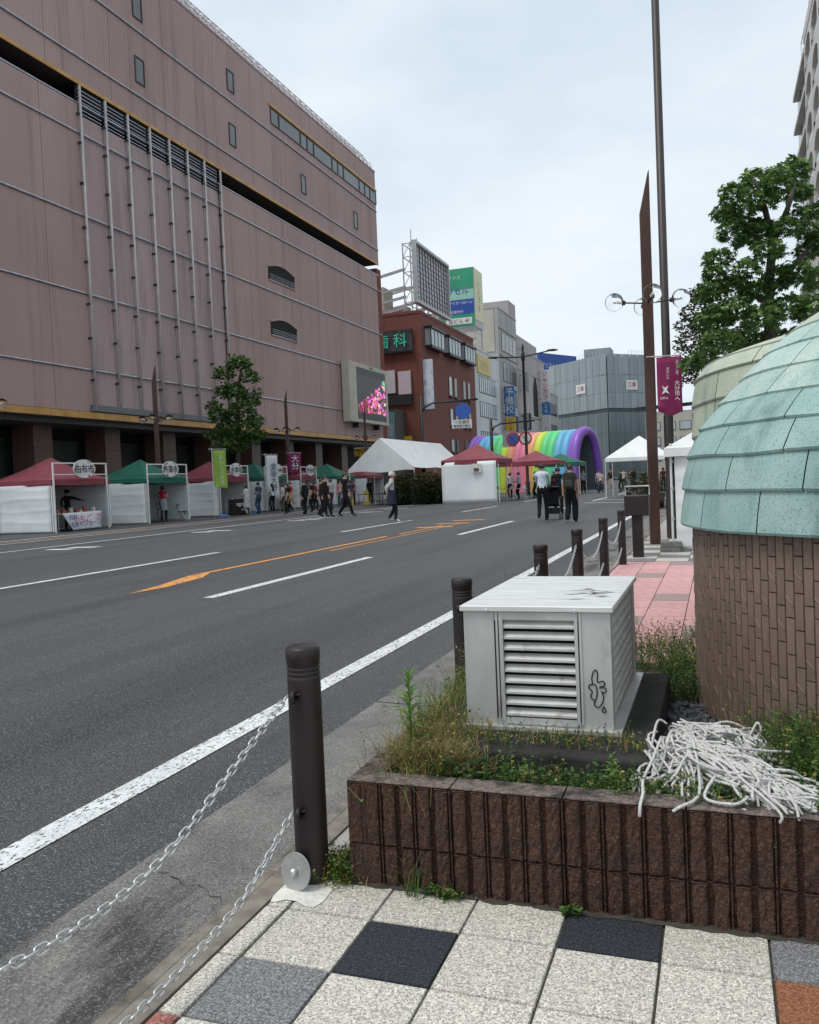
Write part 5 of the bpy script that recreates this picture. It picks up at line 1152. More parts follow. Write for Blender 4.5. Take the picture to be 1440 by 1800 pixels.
# ================================================================== black street light and sign arms
def street_light():
    t = thing('street_light', 'black twin-armed street light with a pointed finial', 'street light', (-13.0, 61.6, 0), YAW)
    MB().lathe([(.16, 0), (.16, 1), (.11, 1.1), (.09, 9.8), (.14, 9.85), (.14, 10.3), (.09, 10.4), (.06, 10.6), (.11, 10.75), (0, 11.1)], 12).build('post', M_black, t, local=True, smooth=True)
    for s_, dz in ((-1, -.05), (1, .45)):
        MB().tube([(0, 0, 10.1), (1.6*s_, 0, 10.15+dz*.6), (2.0*s_, 0, 10.18+dz*.7)], .05, 6).build('arm', M_black, t, local=True)
        MB().sphere((2.15*s_, 0, 10.18+dz*.75), (.42, .14, .09), 10, 6).build('lamp_head', M_black, t, local=True, smooth=True)
street_light()
def gantry(x, y, h, L, label, lab2=None):
    t = thing('sign_gantry', label, 'sign post', (x, y, 0), YAW)
    MB().lathe([(.15, 0), (.12, h), (0, h+.05)], 12).build('post', M_black, t, local=True, smooth=True)
    MB().tube([(0, 0, h-1.2), (.25, 0, h-.7), (.8, 0, h-.45), (L, 0, h-.3)], .07, 8).build('arm', M_black, t, local=True, smooth=True); return t
M_rw = plain((.72, .72, .72), .5); M_signb = mat('road_sign_blue', (.02, .10, .42), (.03, .12, .46), .4); M_signr = mat('road_sign_red', (.50, .02, .02), (.55, .03, .03), .4)
def disc(par, c, r, m_, nm='sign_disc', dy=0): o = MB().lathe([(0, 0), (r, 0), (r, .03), (0, .03)], 22).build(nm, m_, par, local=True); o.location = (c[0], c[1]+dy, c[2]); o.rotation_euler = (PI/2, 0, 0); return o
t = gantry(-19.4, 57.0, 7.3, 4.0, 'black sign post with a blue round sign and white plate on its arm')
disc(t, (2.9, -.1, 6.2), .55, M_signb); o = MB().box(2.1, 3.5, -.14, -.10, 5.0, 5.6).build('plate', M_rw, t, local=True); lettering('一方通行', .26, plain((.02, .02, .02)), t, (2.8, -.16, 5.44)); lettering('車両進入禁止', .20, plain((.02, .02, .02)), t, (2.8, -.16, 5.16))
t = gantry(-17.3, 68.4, 6.3, 3.6, 'black sign post with two no-stopping signs on its arm')
MB().box(.9, 2.0, -.06, -.02, 3.9, 5.1).build('plate', plain((.35, .36, .38)), t, local=True)
for q, x in ((0, 1.75), (1, 2.75)):
    disc(t, (x, -.1, 4.55), .55, M_signr); disc(t, (x, -.14, 4.55), .42, M_signb if q == 0 else M_rw); MB().bar((x-.28, -.20, 4.83), (x+.28, -.20, 4.27), .09, .02).build('slash', M_signr, t, local=True)
# ================================================================== people
M_skin = mat('skin', (.44, .27, .19), (.50, .31, .22), .6, scale=5, spec=.3); M_hair = mat('black_hair', (.010, .008, .007), (.02, .016, .014), .5, scale=20); M_shoe = mat('shoe_black', (.012, .012, .013), (.02, .02, .02), .5)
def ik(a, b, l1, l2, hint):
    a = Vector(a); b = Vector(b); d = b-a; L = min(d.length, (l1+l2)*.995); d.normalize(); x = (l1*l1-l2*l2+L*L)/(2*L); hh = math.sqrt(max(0, l1*l1-x*x)); h_ = Vector(hint); h_ = (h_-d*h_.dot(d)).normalized()
    return a+d*x+h_*hh, a+d*L
def person(label, loc, rz, h=1.66, stride=0., arms='down', top=(.02, .02, .022), bottom=(.015, .015, .018), shoe=None, sleeve=1.0, hair='short', legs=1.0, hat=None, apron=None, skirt=None, lean=0., group=None, belly=1.0, hairc=None, seat=False):
    t = thing('person', label, 'person', loc, rz, group); k = h/1.70
    sh, sy = .175, lean
    J = {}; 
    J['pel'] = (0, 0, .93); J['wai'] = (0, sy*.3, 1.08); J['che'] = (0, sy*.7, 1.26); J['upc'] = (0, sy, 1.385); J['nek'] = (0, sy+.012, 1.475); J['hea'] = (0, sy+.03, 1.575); J['crn'] = (0, sy+.02, 1.635)
    tg = {'down': ((-.23, .03+sy, .82), (.23, .03+sy, .82)), 'swing': ((-.23, -.16+sy, .86), (.23, .20+sy, .88)), 'back': ((-.05, -.15+sy, .98), (.05, -.16+sy, .96)), 'front': ((-.08, .28+sy, 1.08), (.10, .27+sy, 1.10)), 'push': ((-.17, .42+sy, 1.02), (.17, .42+sy, 1.02)),
          'reach': ((-.55, .25+sy, 1.25), (.22, .12+sy, .95)), 'phone': ((-.06, .26+sy, 1.32), (.22, .03+sy, .84)), 'hip': ((-.24, .05+sy, .86), (.13, .22+sy, 1.18))}[arms]
    for s_, nm in ((-1, 'l'), (1, 'r')):
        a = Vector((s_*sh, sy, 1.39)); hd = tg[0 if s_ < 0 else 1]; el, wr = ik(a, hd, .28, .25, (s_*.5, -1, -.1)); J['sh'+nm] = a; J['el'+nm] = el; J['wr'+nm] = wr; dv = (wr-el).normalized(); J['hd'+nm] = wr+dv*.085
        hp = Vector((s_*.088, 0, .88)); ft = s_*stride; fz = .075+(.05 if stride and ft < 0 else 0); kn, an = ik(hp, (s_*.10, ft, fz), .41, .42, (s_*.05, 1, 0))
        if seat: kn = Vector((s_*.11, .40, .86)); an = Vector((s_*.11, .42, .46))
        J['hp'+nm] = hp; J['kn'+nm] = kn; J['an'+nm] = an; J['to'+nm] = an+Vector((s_*.02, .15, -.045 if not (stride and ft < 0) else -.06))
    R_ = {'pel': (.150, .115), 'wai': (.138*belly, .105*belly), 'che': (.155, .115), 'upc': (.125, .10), 'nek': (.052, .055), 'hea': (.078, .092), 'crn': (.066, .078)}
    for nm in 'lr': R_.update({'sh'+nm: (.062,)*2, 'el'+nm: (.047,)*2, 'wr'+nm: (.034,)*2, 'hd'+nm: (.028, .040), 'hp'+nm: (.098, .10), 'kn'+nm: (.072*legs,)*2, 'an'+nm: (.058*legs,)*2, 'to'+nm: (.042, .034)})
    E_ = [('pel', 'wai', 'b', 't', .25), ('wai', 'che', 't', 't', 1), ('che', 'upc', 't', 't', 1), ('upc', 'nek', 't', 's', .7), ('nek', 'hea', 's', 's', 1), ('hea', 'crn', 's', 's', 1)]
    for nm in 'lr':
        E_ += [('upc', 'sh'+nm, 't', 't', 1), ('sh'+nm, 'el'+nm, 't', 's', min(1, sleeve*2)), ('el'+nm, 'wr'+nm, 't' if sleeve > .5 else 's', 's', .95), ('wr'+nm, 'hd'+nm, 's', 's', 1), ('pel', 'hp'+nm, 'b', 'b', 1), ('hp'+nm, 'kn'+nm, 'b', 'b', 1), ('kn'+nm, 'an'+nm, 'b', 'b', 1), ('an'+nm, 'to'+nm, 'f', 'f', 1)]
    names = list(J); idx = {n: i for i, n in enumerate(names)}
    me = bpy.data.meshes.new('figure'); me.from_pydata([Vector(J[n])*k for n in names], [(idx[a], idx[b]) for a, b, *_ in E_], [])
    tmp = bpy.data.objects.new('figure', me); col.objects.link(tmp); tmp.modifiers.new('skin', 'SKIN')
    for n in names:
        sv = me.skin_vertices[0].data[idx[n]]; sv.radius = (R_[n][0]*k, R_[n][1]*k); sv.use_root = (n == 'pel')
    sd = tmp.modifiers.new('sub', 'SUBSURF'); sd.levels = 1; sd.render_levels = 1
    bpy.context.view_layer.update()
    em = bpy.data.meshes.new_from_object(tmp.evaluated_get(bpy.context.evaluated_depsgraph_get()))
    bpy.data.objects.remove(tmp); bpy.data.meshes.remove(me)
    S = []
    for a, b, ta, tb, cut in E_:
        for q in range(7): u = q/6; S.append((Vector(J[a]).lerp(Vector(J[b]), u)*k, ta if u <= cut else tb))
    mi = {'s': 0, 't': 1, 'b': 2, 'f': 3}; mb = MB(); mb.v = [tuple(v.co) for v in em.vertices]
    for p in em.polygons:
        c = p.center; best = min(S, key=lambda s: (s[0]-c).length_squared); mb.f.append(tuple(p.vertices)); mb.m.append(mi[best[1]])
    bpy.data.meshes.remove(em)
    for nm in 'lr':      # five fingers per hand
        hd = Vector(J['hd'+nm])*k; dv = (Vector(J['hd'+nm])-Vector(J['wr'+nm])).normalized(); sd_ = dv.cross(Vector((1, 0, 0))).normalized() if abs(dv.x) < .9 else Vector((0, 1, 0)); inn = dv.cross(sd_)
        if inn.x*(1 if nm == 'l' else -1) < 0: inn = -inn
        for f_, L in ((-1.5, .062), (-.5, .074), (.5, .078), (1.5, .068)):
            b0 = hd+sd_*f_*.019*k; mb.tube([b0-dv*.01*k, b0+dv*L*.55*k+inn*.008*k, b0+dv*L*k+inn*.03*k], [.0095*k, .0085*k, .006*k], 5, 0)
        b0 = hd-dv*.045*k+sd_*.034*k; mb.tube([b0, b0+(dv*.03+sd_*.022+inn*.01)*k, b0+(dv*.062+sd_*.024+inn*.02)*k], [.011*k, .010*k, .007*k], 5, 0)
    hx = Vector(J['hea'])*k
    mb.sphere(hx+Vector((0, .088*k, -.005)), (.014, .022, .022), 6, 4, 0)
    for s_ in (-1, 1):
        mb.sphere(hx+Vector((s_*.033*k, .080*k, .022*k)), .011, 6, 4, 3); mb.sphere(hx+Vector((s_*.083*k, -.005, .0)), (.012, .02, .03), 6, 4, 0)
    mb.box(hx.x-.022, hx.x+.022, hx.y+.078*k, hx.y+.088*k, hx.z-.055*k, hx.z-.046*k, 3)
    mb.build('body', [M_skin, cloth(top), cloth(bottom), plain(shoe, .6) if shoe else M_shoe], t, smooth=True, local=True)
    # hair
    hb = MB(); c0 = Vector(J['hea'])*k+Vector((0, -.012, .018*k)); n = 14
    lo_ = {'short': -.35, 'bob': -.9, 'long': -.9}[hair]
    rings = []
    for i in range(7):
        ph = PI/2-(PI/2-lo_)*i/6
        for j in range(n):
            a = 2*PI*j/n; fr = max(0, math.sin(a)); z = math.sin(ph); 
            if fr > .35: z = max(z, .42*fr)
            q = math.sqrt(max(0, 1-z*z)); hb.v.append((c0.x+.094*k*q*math.cos(a), c0.y+.108*k*q*math.sin(a)*(1 if fr == 0 else .98), c0.z+.112*k*z))
    for i in range(6):
        for j in range(n): hb.f.append((i*n+j, i*n+(j+1) % n, (i+1)*n+(j+1) % n, (i+1)*n+j)); hb.m.append(0)
    if hair == 'long':
        hb.tube([c0+Vector((0, -.07, .0)), c0+Vector((0, -.10, -.12)), c0+Vector((0, -.115, -.26)), c0+Vector((0, -.11, -.36))], [.085*k, .085*k, .075*k, .03*k], 10)
    hb.build('hair', hairc or M_hair, t, smooth=True, local=True)
    if hat:
        mb = MB(); c1 = Vector(J['crn'])*k; mb.lathe([(.112, -.045), (.114, .0), (.10, .055), (.06, .088), (0, .10)], 16, tuple(c1)); mb.add([c1+Vector((.10*math.cos(a), .07+.13*max(0, math.sin(a)), -.035)) for a in [PI*i/8 for i in range(9)]]+[c1+Vector((.10*math.cos(a), .07+.13*max(0, math.sin(a)), -.028)) for a in [PI*i/8 for i in range(9)]], [tuple(range(8, -1, -1)), tuple(range(9, 18))]+[(i, i+1, i+10, i+9) for i in range(8)]); mb.build('cap', cloth(hat), t, smooth=True, local=True)
    if apron:
        mb = MB(); prof = [(.175, 1.10), (.180, 1.0), (.195, .85), (.205, .70), (.215, apron[1])]; mb.lathe([(r*k, z*k) for r, z in prof], 18); o = mb.build('apron', cloth(apron[0]), t, smooth=True, local=True); o.scale = (1.02, .82, 1)
        if len(apron) > 2: MB().box(-.11*k, .11*k, -.128*k, -.118*k, 1.05*k, 1.30*k).box(-.10*k, -.07*k, -.128*k, -.118*k, 1.30*k, 1.42*k).box(.07*k, .10*k, -.128*k, -.118*k, 1.30*k, 1.42*k).build('apron_bib', cloth(apron[0]), o, local=True)
    if skirt:
        o = MB().lathe([(.15*k, 1.04*k), (.18*k, .9*k), (.21*k, .65*k), (.24*k, skirt[1]*k)], 18).build('skirt', cloth(skirt[0]), t, smooth=True, local=True); o.scale = (1, .85, 1)
    return t
def backpack(label, loc, rz, c, s_=1.0):
    t = thing('backpack', label, 'backpack', loc, rz); o = MB().box(-.15*s_, .15*s_, -.10*s_, .06*s_, -.22*s_, .22*s_).build('bag', cloth(c), t, local=True); md = o.modifiers.new('b', 'BEVEL'); md.width = .05; md.segments = 3
    o = MB().box(-.10*s_, .10*s_, -.135*s_, -.09*s_, -.17*s_, .02*s_).build('pocket', cloth(tuple(x*1.4 for x in c)), t, local=True); md = o.modifiers.new('b', 'BEVEL'); md.width = .02; return t
BLK, NAVY, WHT, JEAN, RED = (.016, .016, .018), (.022, .022, .045), (.62, .66, .74), (.045, .085, .14), (.42, .02, .045)
AW = 0.0; zr = lambda x: roadz(x)
person('man in a pale blue shirt and black trousers pushing a stroller', (-5.07, 26.1, zr(-5.07)), rad(4), 1.76, .13, 'push', (.64, .70, .80), BLK, (.6, .6, .6), 1.0)
person('person in dark wide trousers and a grey top walking beside the stroller', (-4.04, 25.1, zr(-4.04)), rad(-2), 1.70, .08, 'down', (.10, .10, .10), BLK, (.6, .6, .6), .3, 'short', 1.45)
backpack('grey striped backpack on the walker in wide trousers', (-4.04, 24.92, zr(-4)+1.22), rad(-2), (.045, .043, .04), 1.1)
person('person in black walking ahead of the stroller', (-5.3, 30.2, zr(-5.3)), rad(2), 1.66, .12, 'swing', BLK, BLK, None)
person('person in white and blue walking ahead of the backpack wearer', (-5.0, 31.4, zr(-5.0)), rad(8), 1.66, .1, 'down', (.55, .6, .68), (.06, .08, .10), None, .3)
person('stall worker in white cap and navy bib apron, hands clasped behind', (-10.2, 26.5, zr(-10.2)), rad(-62), 1.66, .10, 'back', (.50, .50, .49), BLK, (.62, .60, .56), 1.0, hat=(.58, .55, .48), apron=((.035, .035, .07), .62, 1), lean=.02)
person('man in a black suit striding towards the hedge', (-14.3, 31.9, zr(-14.3)), rad(-78), 1.82, .30, 'swing', (.012, .012, .014), (.012, .012, .014)); person('man in black striding close behind the suited man', (-15.2, 31.9, zr(-15.2)), rad(-78), 1.74, .26, 'swing', (.014, .014, .016), BLK)
person('person in dark clothes with white bag strolling behind the suited men', (-15.8, 32.8, zr(-15.8)), rad(-70), 1.66, .2, 'swing', (.03, .02, .02), BLK, None, 1.0, 'bob')
person('person in charcoal jacket standing behind the striding men', (-18.4, 36.4, zr(-18.4)), rad(80), 1.66, .05, 'down', (.02, .02, .022), (.02, .02, .03)); person('person with bob hair queueing beside the charcoal jacket', (-18.9, 37.4, zr(-18.9)), rad(75), 1.60, .04, 'front', (.03, .025, .03), BLK, None, 1, 'bob')
person('stall worker in red shirt with a tan apron', (-21.6, 41.0, zr(-21.6)), rad(150), 1.64, .05, 'hip', RED, BLK, None, .4, 'bob', apron=((.36, .25, .12), .48))
person('woman in white T-shirt and black trousers beside a stall table', (-23.9, 43.2, 0), rad(60), 1.62, .04, 'front', (.66, .68, .70), BLK, (.3, .02, .02), .3, 'long'); person('person in blue jeans and denim top leaning into a stall', (-23.3, 40.6, 0), rad(70), 1.72, .06, 'front', (.05, .09, .13), JEAN, None, .3)
person('woman in a white blouse with black handbag at the stall counter', (-23.4, 39.5, 0), rad(85), 1.58, .06, 'front', (.64, .64, .66), (.50, .48, .47), None, .5, 'bob', skirt=((.48, .47, .46), .42))
person('stall worker in crimson vest and grey apron in front of the green stall', (-24.3, 33.5, 0), rad(20), 1.66, .05, 'front', RED, (.02, .02, .02), (.3, .02, .02), .1, 'bob', apron=((.34, .36, .40), .55)); person('stallholder in black cap stretching an arm inside the first stall', (-25.3, 28.4, 0), rad(-120), 1.62, 0, 'reach', BLK, BLK, None, 1.0, hat=(.015, .012, .012))
person('person in a red shirt with black backpack facing the far stalls', (-22.6, 51.6, 0), rad(15), 1.66, .08, 'down', (.30, .03, .07), NAVY, None, .4); backpack('black backpack on the red-shirted visitor', (-22.6, 51.43, 1.18), rad(15), (.015, .015, .018), .9)
person('man in a black sweatshirt by the tables under the big tent', (-22.0, 53.2, 0), rad(5), 1.72, .06, 'down', BLK, BLK, (.5, .5, .5))
person('woman in long denim dress facing the camera near the rainbow tunnel', (-8.35, 65.2, .04), rad(185), 1.64, .05, 'down', (.6, .6, .6), (.03, .06, .10), None, .4, 'long', skirt=((.03, .06, .10), .15)); person('person in beige trousers checking a phone near the rainbow tunnel', (-7.5, 65.6, .03), rad(180), 1.70, .08, 'phone', (.02, .02, .02), (.42, .38, .32), (.5, .5, .5)); person('person in white standing just behind the phone user', (-6.7, 67, .02), rad(190), 1.68, .05, 'down', (.6, .6, .6), BLK, None, .4)
rr = random.Random(5); W_ = [('black', BLK), ('dark green', (.02, .04, .03)), ('navy', NAVY), ('maroon', (.10, .02, .03)), ('white', (.6, .6, .6)), ('grey', (.15, .15, .16))]
spots = [(-5.2, 58, 'left of the two'), (-4.6, 59.5, 'by the white pavilion'), (-4.0, 57.5, ''), (-3.4, 60, ''), (-5.6, 63, ''), (-2.9, 58.6, '')]
lab = ['seated-looking visitor in black near the white pavilion legs', 'visitor in dark green between the poles and the rainbow tunnel', 'visitor in navy beside the dark flower tubs', 'visitor in maroon in the cluster near the pavilion', 'visitor in white deep in the crowd past the pavilion', 'visitor in grey next to the brown lamp post in the crowd']
for q, (x, y, _) in enumerate(spots): person(lab[q], (x, y, zr(x)), rad(rr.uniform(-180, 180)), rr.uniform(1.58, 1.74), rr.uniform(0, .12), rr.choice(['down', 'front', 'phone']), W_[q][1], BLK if q % 2 else (.04, .045, .06), None, .6, rr.choice(['short', 'bob', 'long']), group='crowd past the pavilion')
far_l = ['visitor in pale blue under the burgundy canopy', 'visitor in black under the burgundy canopy', 'visitor in khaki browsing beneath the green canopy', 'visitor in dark red browsing beneath the green canopy']
for q, (x, y, c) in enumerate(((-11.2, 50.5, (.3, .4, .5)), (-10.3, 51, BLK), (-9.6, 58, (.2, .18, .1)), (-10.6, 59, (.2, .03, .04)))): person(far_l[q], (x, y, .04), rad(80+q*40), 1.65, .05, 'front', c, BLK, None, .5, ['short', 'long'][q % 2])
for q, (x, y, c, b, hr, l, f) in enumerate((
    (-22.9, 42.6, (.55, .55, .56), (.10, .09, .08), 'bob', 'shopper in white with grey skirt-like trousers near the white flag', 95), (-21.9, 44.6, (.02, .02, .03), JEAN, 'short', 'shopper in black and jeans behind the tan-apron worker', 100), (-20.8, 42.3, (.30, .05, .06), BLK, 'bob', 'stall helper in dark red chatting beside the tan-apron worker', -20),
    (-19.6, 39.6, (.03, .03, .04), BLK, 'short', 'man in black at the end of the queue near the third stall', 85), (-19.0, 40.6, (.40, .38, .36), (.05, .05, .06), 'short', 'man in grey beside the queue near the third stall', 70), (-20.2, 38.0, (.02, .03, .04), BLK, 'long', 'long-haired woman in black waiting in the queue', 120),
    (-18.2, 38.2, (.06, .03, .03), BLK, 'short', 'man in brown with a white lanyard in the queue', 60), (-24.0, 47.4, (.6, .6, .6), NAVY, 'short', 'shopper in white and navy at the green-roofed stall', 80), (-12.2, 52.5, (.5, .5, .52), BLK, 'bob', 'shopper in grey at the long table under the burgundy tent', 30), (-9.0, 56.5, (.02, .02, .02), (.3, .28, .22), 'short', 'man in black with pale trousers by the rainbow tent', 170),
    (-20.0, 44.8, (.5, .5, .54), BLK, 'short', 'shopper in pale grey between the queue and the big white tent', 110), (-19.2, 43.6, (.04, .05, .09), (.25, .22, .18), 'bob', 'woman in dark blue with beige trousers behind the queue', 60), (-21.2, 46.6, (.55, .3, .3), JEAN, 'long', 'woman in a faded pink top walking along the stalls', -160), (-22.6, 47.6, (.6, .6, .58), BLK, 'short', 'man in cream shirt near the small burgundy stall', 95),
    (-8.9, 61.0, (.3, .32, .36), BLK, 'short', 'man in slate grey before the green canopy tent', 175), (-7.6, 60.4, (.6, .58, .55), (.06, .07, .1), 'long', 'woman in ivory before the green canopy tent', 160), (-6.4, 61.8, (.05, .07, .06), BLK, 'bob', 'woman in dark olive crossing towards the pavilion', 100))):
    person(l, (x, y, zr(x)), rad(f), 1.56+.03*(q % 5), .04+.02*(q % 4), ['down', 'front', 'hip'][q % 3], c, b, None, .35 if q % 2 else 1.0, hr)
# stroller
t = thing('baby_stroller', 'black folding baby stroller pushed by the man in pale blue', 'stroller', (-4.85, 26.75, zr(-4.85)), rad(4))
for x in (-.22, .22):
    MB().tube([(x, -.42, 1.02), (x, -.30, .98), (x, .05, .45), (x, .32, .12)], .016, 6).build('side_tube', M_black, t, local=True, smooth=True); MB().tube([(x, -.30, .10), (x, -.05, .50), (x, .12, .70)], .014, 6).build('side_tube', M_black, t, local=True)
    for y in (-.30, .34):
        wh = MB().tube([(x+.07*0, y+.085*math.cos(a), .09+.085*math.sin(a)) for a in [2*PI*i/14 for i in range(14)]], .018, 6, closed=True).build('wheel', M_black, t, local=True, smooth=True); MB().tube([(x-.02, y, .09), (x+.02, y, .09)], .035, 8).build('hub', plain((.3, .3, .3)), wh, local=True)
MB().tube([(-.22, -.42, 1.02), (.22, -.42, 1.02)], .018, 6).build('handle_bar', M_black, t, local=True)
MB().add([(-.19, -.22, .48), (.19, -.22, .48), (.19, .22, .40), (-.19, .22, .40), (-.19, -.26, .92), (.19, -.26, .92), (-.19, -.16, .48), (.19, -.16, .48), (-.19, -.20, .92), (.19, -.20, .92)], [(0, 1, 2, 3), (0, 4, 5, 1), (6, 7, 9, 8), (4, 8, 9, 5)]).build('seat', cloth((.02, .02, .025)), t, local=True)
MB().add([(s_*.21, -.26+.28*math.sin(a), .80+.26*math.cos(a)*1.0) for s_ in (-1, 1) for a in [-.5+2.0*i/6 for i in range(7)]], [(i, i+1, i+8, i+7) for i in range(6)]).build('hood', cloth((.02, .02, .025)), t, smooth=True, local=True)
MB().box(-.18, .18, -.20, .12, .18, .36).build('basket', cloth((.03, .03, .035)), t, local=True)

# ================================================================== market stalls on the far side
M_burg = mat('burgundy_canopy', (.21, .045, .062), (.26, .065, .085), .6, scale=1.2, bump=.3, bscale=3, bdist=.05, spec=.3); M_grn = mat('green_canopy', (.012, .11, .07), (.02, .15, .095), .6, scale=1.2, bump=.3, bscale=3, bdist=.05, spec=.3)
M_panel = mat('white_tarpaulin', (.70, .72, .72), (.77, .79, .79), .6, scale=.8, bump=.15, bscale=2.6, bdist=.08, stretch=(1, 1, .45), spec=.35)
def canopy(t, x0, x1, y0, y1, ze, zp, m_, val=.22, sag=.07):
    mb = MB(); ap = Vector(((x0+x1)/2, (y0+y1)/2, zp)); cs = [Vector((x0, y0, ze)), Vector((x1, y0, ze)), Vector((x1, y1, ze)), Vector((x0, y1, ze))]; n = 5
    for i in range(4):
        a, b = cs[i], cs[(i+1) % 4]; pv = []
        for q in range(n+1):
            for s_ in range(n+1): p = a.lerp(b, s_/n).lerp(ap, q/n); p.z -= sag*math.sin(PI*q/n); pv.append(p)
        mb.add(pv, [(q*(n+1)+s_, q*(n+1)+s_+1, (q+1)*(n+1)+s_+1, (q+1)*(n+1)+s_) for q in range(n) for s_ in range(n)])
        dz = Vector((0, 0, -val)); mid = (a+b)/2+dz*1.12; mb.add([a+dz, mid, b+dz, b, (a+b)/2, a], [(0, 1, 4, 5), (1, 2, 3, 4)])
    o = mb.build('canopy', m_, t); md = o.modifiers.new('s', 'SOLIDIFY'); md.thickness = .008; return o
def oval_sign(t, x, y, z, ry, rz_, txt, ts):
    b_ = BASE[t.name]; n = 28; vs = [(x+dx, y+ry*math.cos(2*PI*i/n), z+rz_*math.sin(2*PI*i/n)) for dx in (0, .03) for i in range(n)]
    o = MB().add(vs, [tuple(range(n-1, -1, -1)), tuple(range(n, 2*n))]+[(i, (i+1) % n, n+(i+1) % n, n+i) for i in range(n)]).build('oval_sign', plain((.72, .71, .70), .5), t)
    q_ = random.Random(hash(txt) % 97+3); fm = [plain(c, .6) for c in ((.55, .04, .08), (.10, .35, .12), (.65, .45, .05), (.08, .2, .45), (.5, .15, .4))]; fl = MB()
    for k in range(34):
        a = q_.uniform(0, 2*PI)
        if abs(math.cos(a)) < .35: continue
        u = q_.uniform(.78, .93); c = (y+ry*u*math.cos(a), z+rz_*u*math.sin(a)); s_ = q_.uniform(.02, .05)*ry/.6
        fl.add([(x+.032+k*1e-4, c[0]+s_*math.cos(2*PI*i/6), c[1]+s_*math.sin(2*PI*i/6)) for i in range(6)], [tuple(range(6))], q_.randrange(5))
    fl.build('flower_motif', fm, o, kind='stuff')
    lettering(txt, ts, plain((.02, .02, .02), .6), o, (x+.045-b_[0], y-b_[1], z-b_[2]), PI/2)
def stall(x, y0, m_, label, txt=None, W=3.3, D=3.0, panel_from=.0, seed=1, table=True, ze=2.02, zp=2.95):
    t = thing('market_stall', label, 'market stall', (x, y0, 0), group='market stalls in front of the department store'); y1 = y0+W
    canopy(t, x-D, x, y0, y1, ze, zp, m_)
    for px, py in ((x-.05, y0+.05), (x-.05, y1-.05), (x-D+.05, y0+.05), (x-D+.05, y1-.05)): MB().box(px-.03, px+.03, py-.03, py+.03, 0, ze+.02).build('leg', M_tube, t); MB().box(px-.12, px+.12, py-.09, py+.09, 0, .05).build('foot_plate', plain((.12, .12, .12)), t)
    cloth_part('side_wall', M_panel, t, (x-D+.02, y0, .03), (x-.08, y0, .03), (x-.08, y0, ze-.18), (x-D+.02, y0, ze-.18), 14, 14, .06, seed)
    cloth_part('back_wall', M_panel, t, (x-D, y0+.1, .03), (x-D, y1-.1, .03), (x-D, y1-.1, ze-.1), (x-D, y0+.1, ze-.1), 12, 10, .05, seed+1)
    cloth_part('side_wall', M_panel, t, (x-D+.02, y1, .03), (x-.08, y1, .03), (x-.08, y1, ze-.18), (x-D+.02, y1, ze-.18), 12, 12, .045, seed+2)
    if txt:
        f = MB(); f.box(x+.06, x+.11, y0, y0+.05, 0, 2.66).box(x+.06, x+.11, y1-.33, y1-.28, 0, 2.66).box(x+.06, x+.11, y0+.05, y1-.33, 2.61, 2.66).box(x+.06, x+.11, y0+.05, y1-.33, 2.18, 2.22); f.build('sign_frame', M_tube, t)
        oval_sign(t, x+.135, (y0+y1)/2, 2.42, .62, .36, txt, .36 if len(txt) < 4 else .22)
    return t
def table(x0, x1, y0, y1, label, goods, seed, h=.72):
    t = thing('folding_table', label, 'table', (x0, y0, 0)); MB().box(x0, x1, y0, y1, h-.035, h).build('table_top', plain((.42, .40, .36)), t)
    for px in (x0+.06, x1-.06):
        for py in (y0+.08, y1-.08): MB().tube([(px, py, 0), (px, py, h-.035)], .014, 5).build('leg', M_steel, t)
    rr = random.Random(seed)
    for k in range(goods):
        y = y0+.12+(y1-y0-.24)*k/max(1, goods-1); x = rr.uniform(x0+.2, x1-.12); hh = rr.uniform(.08, .22); c = rr.choice([(.5, .48, .45), (.35, .06, .05), (.55, .42, .3), (.30, .16, .10), (.6, .6, .6)])
        o = MB().box(x-.06, x+.06, y-.055, y+.055, h+.001, h+hh).box(x-.064, x+.064, y-.059, y+.059, h+hh, h+hh+.02, 1).build('jar_box', [plain(c, .5), plain(tuple(v*.5 for v in c), .5)]); tag(o, 'small lidded packet on the '+label.split(' ', 1)[1], 'packet', 'packets on the stall tables')
    return t
stall(-23.5, 25.6, M_burg, 'burgundy stall with the Yufu oval sign and its side wall', '由布市', seed=1)
stall(-23.7, 31.5, M_grn, 'green stall with the Kitsuki oval sign', '杵築市', seed=5)
stall(-24.4, 38.4, M_burg, 'burgundy stall next to the lime green flag', '中津市', W=3.2, seed=9)
stall(-25.0, 44.2, M_grn, 'green-roofed stall behind the women at the counter', '豊後大野市', W=3.1, seed=13)
stall(-25.2, 49.2, M_burg, 'small burgundy stall past the street tree', '竹田市', W=2.6, seed=17)
stall(-24.8, 54.0, M_grn, 'green stall showing under the edge of the big white tent', None, W=3.4, seed=21)
stall(-24.6, 59.0, M_burg, 'burgundy stall deep under the big white tent', None, W=3.4, seed=25)
table(-24.1, -23.5, 25.85, 28.3, 'cluttered table of the Yufu stall', 11, 1); table(-24.6, -24.0, 39.2, 41.2, 'bare table of the third burgundy stall', 4, 2); table(-25.2, -24.6, 44.6, 46.8, 'low table of the green-roofed stall', 5, 3)
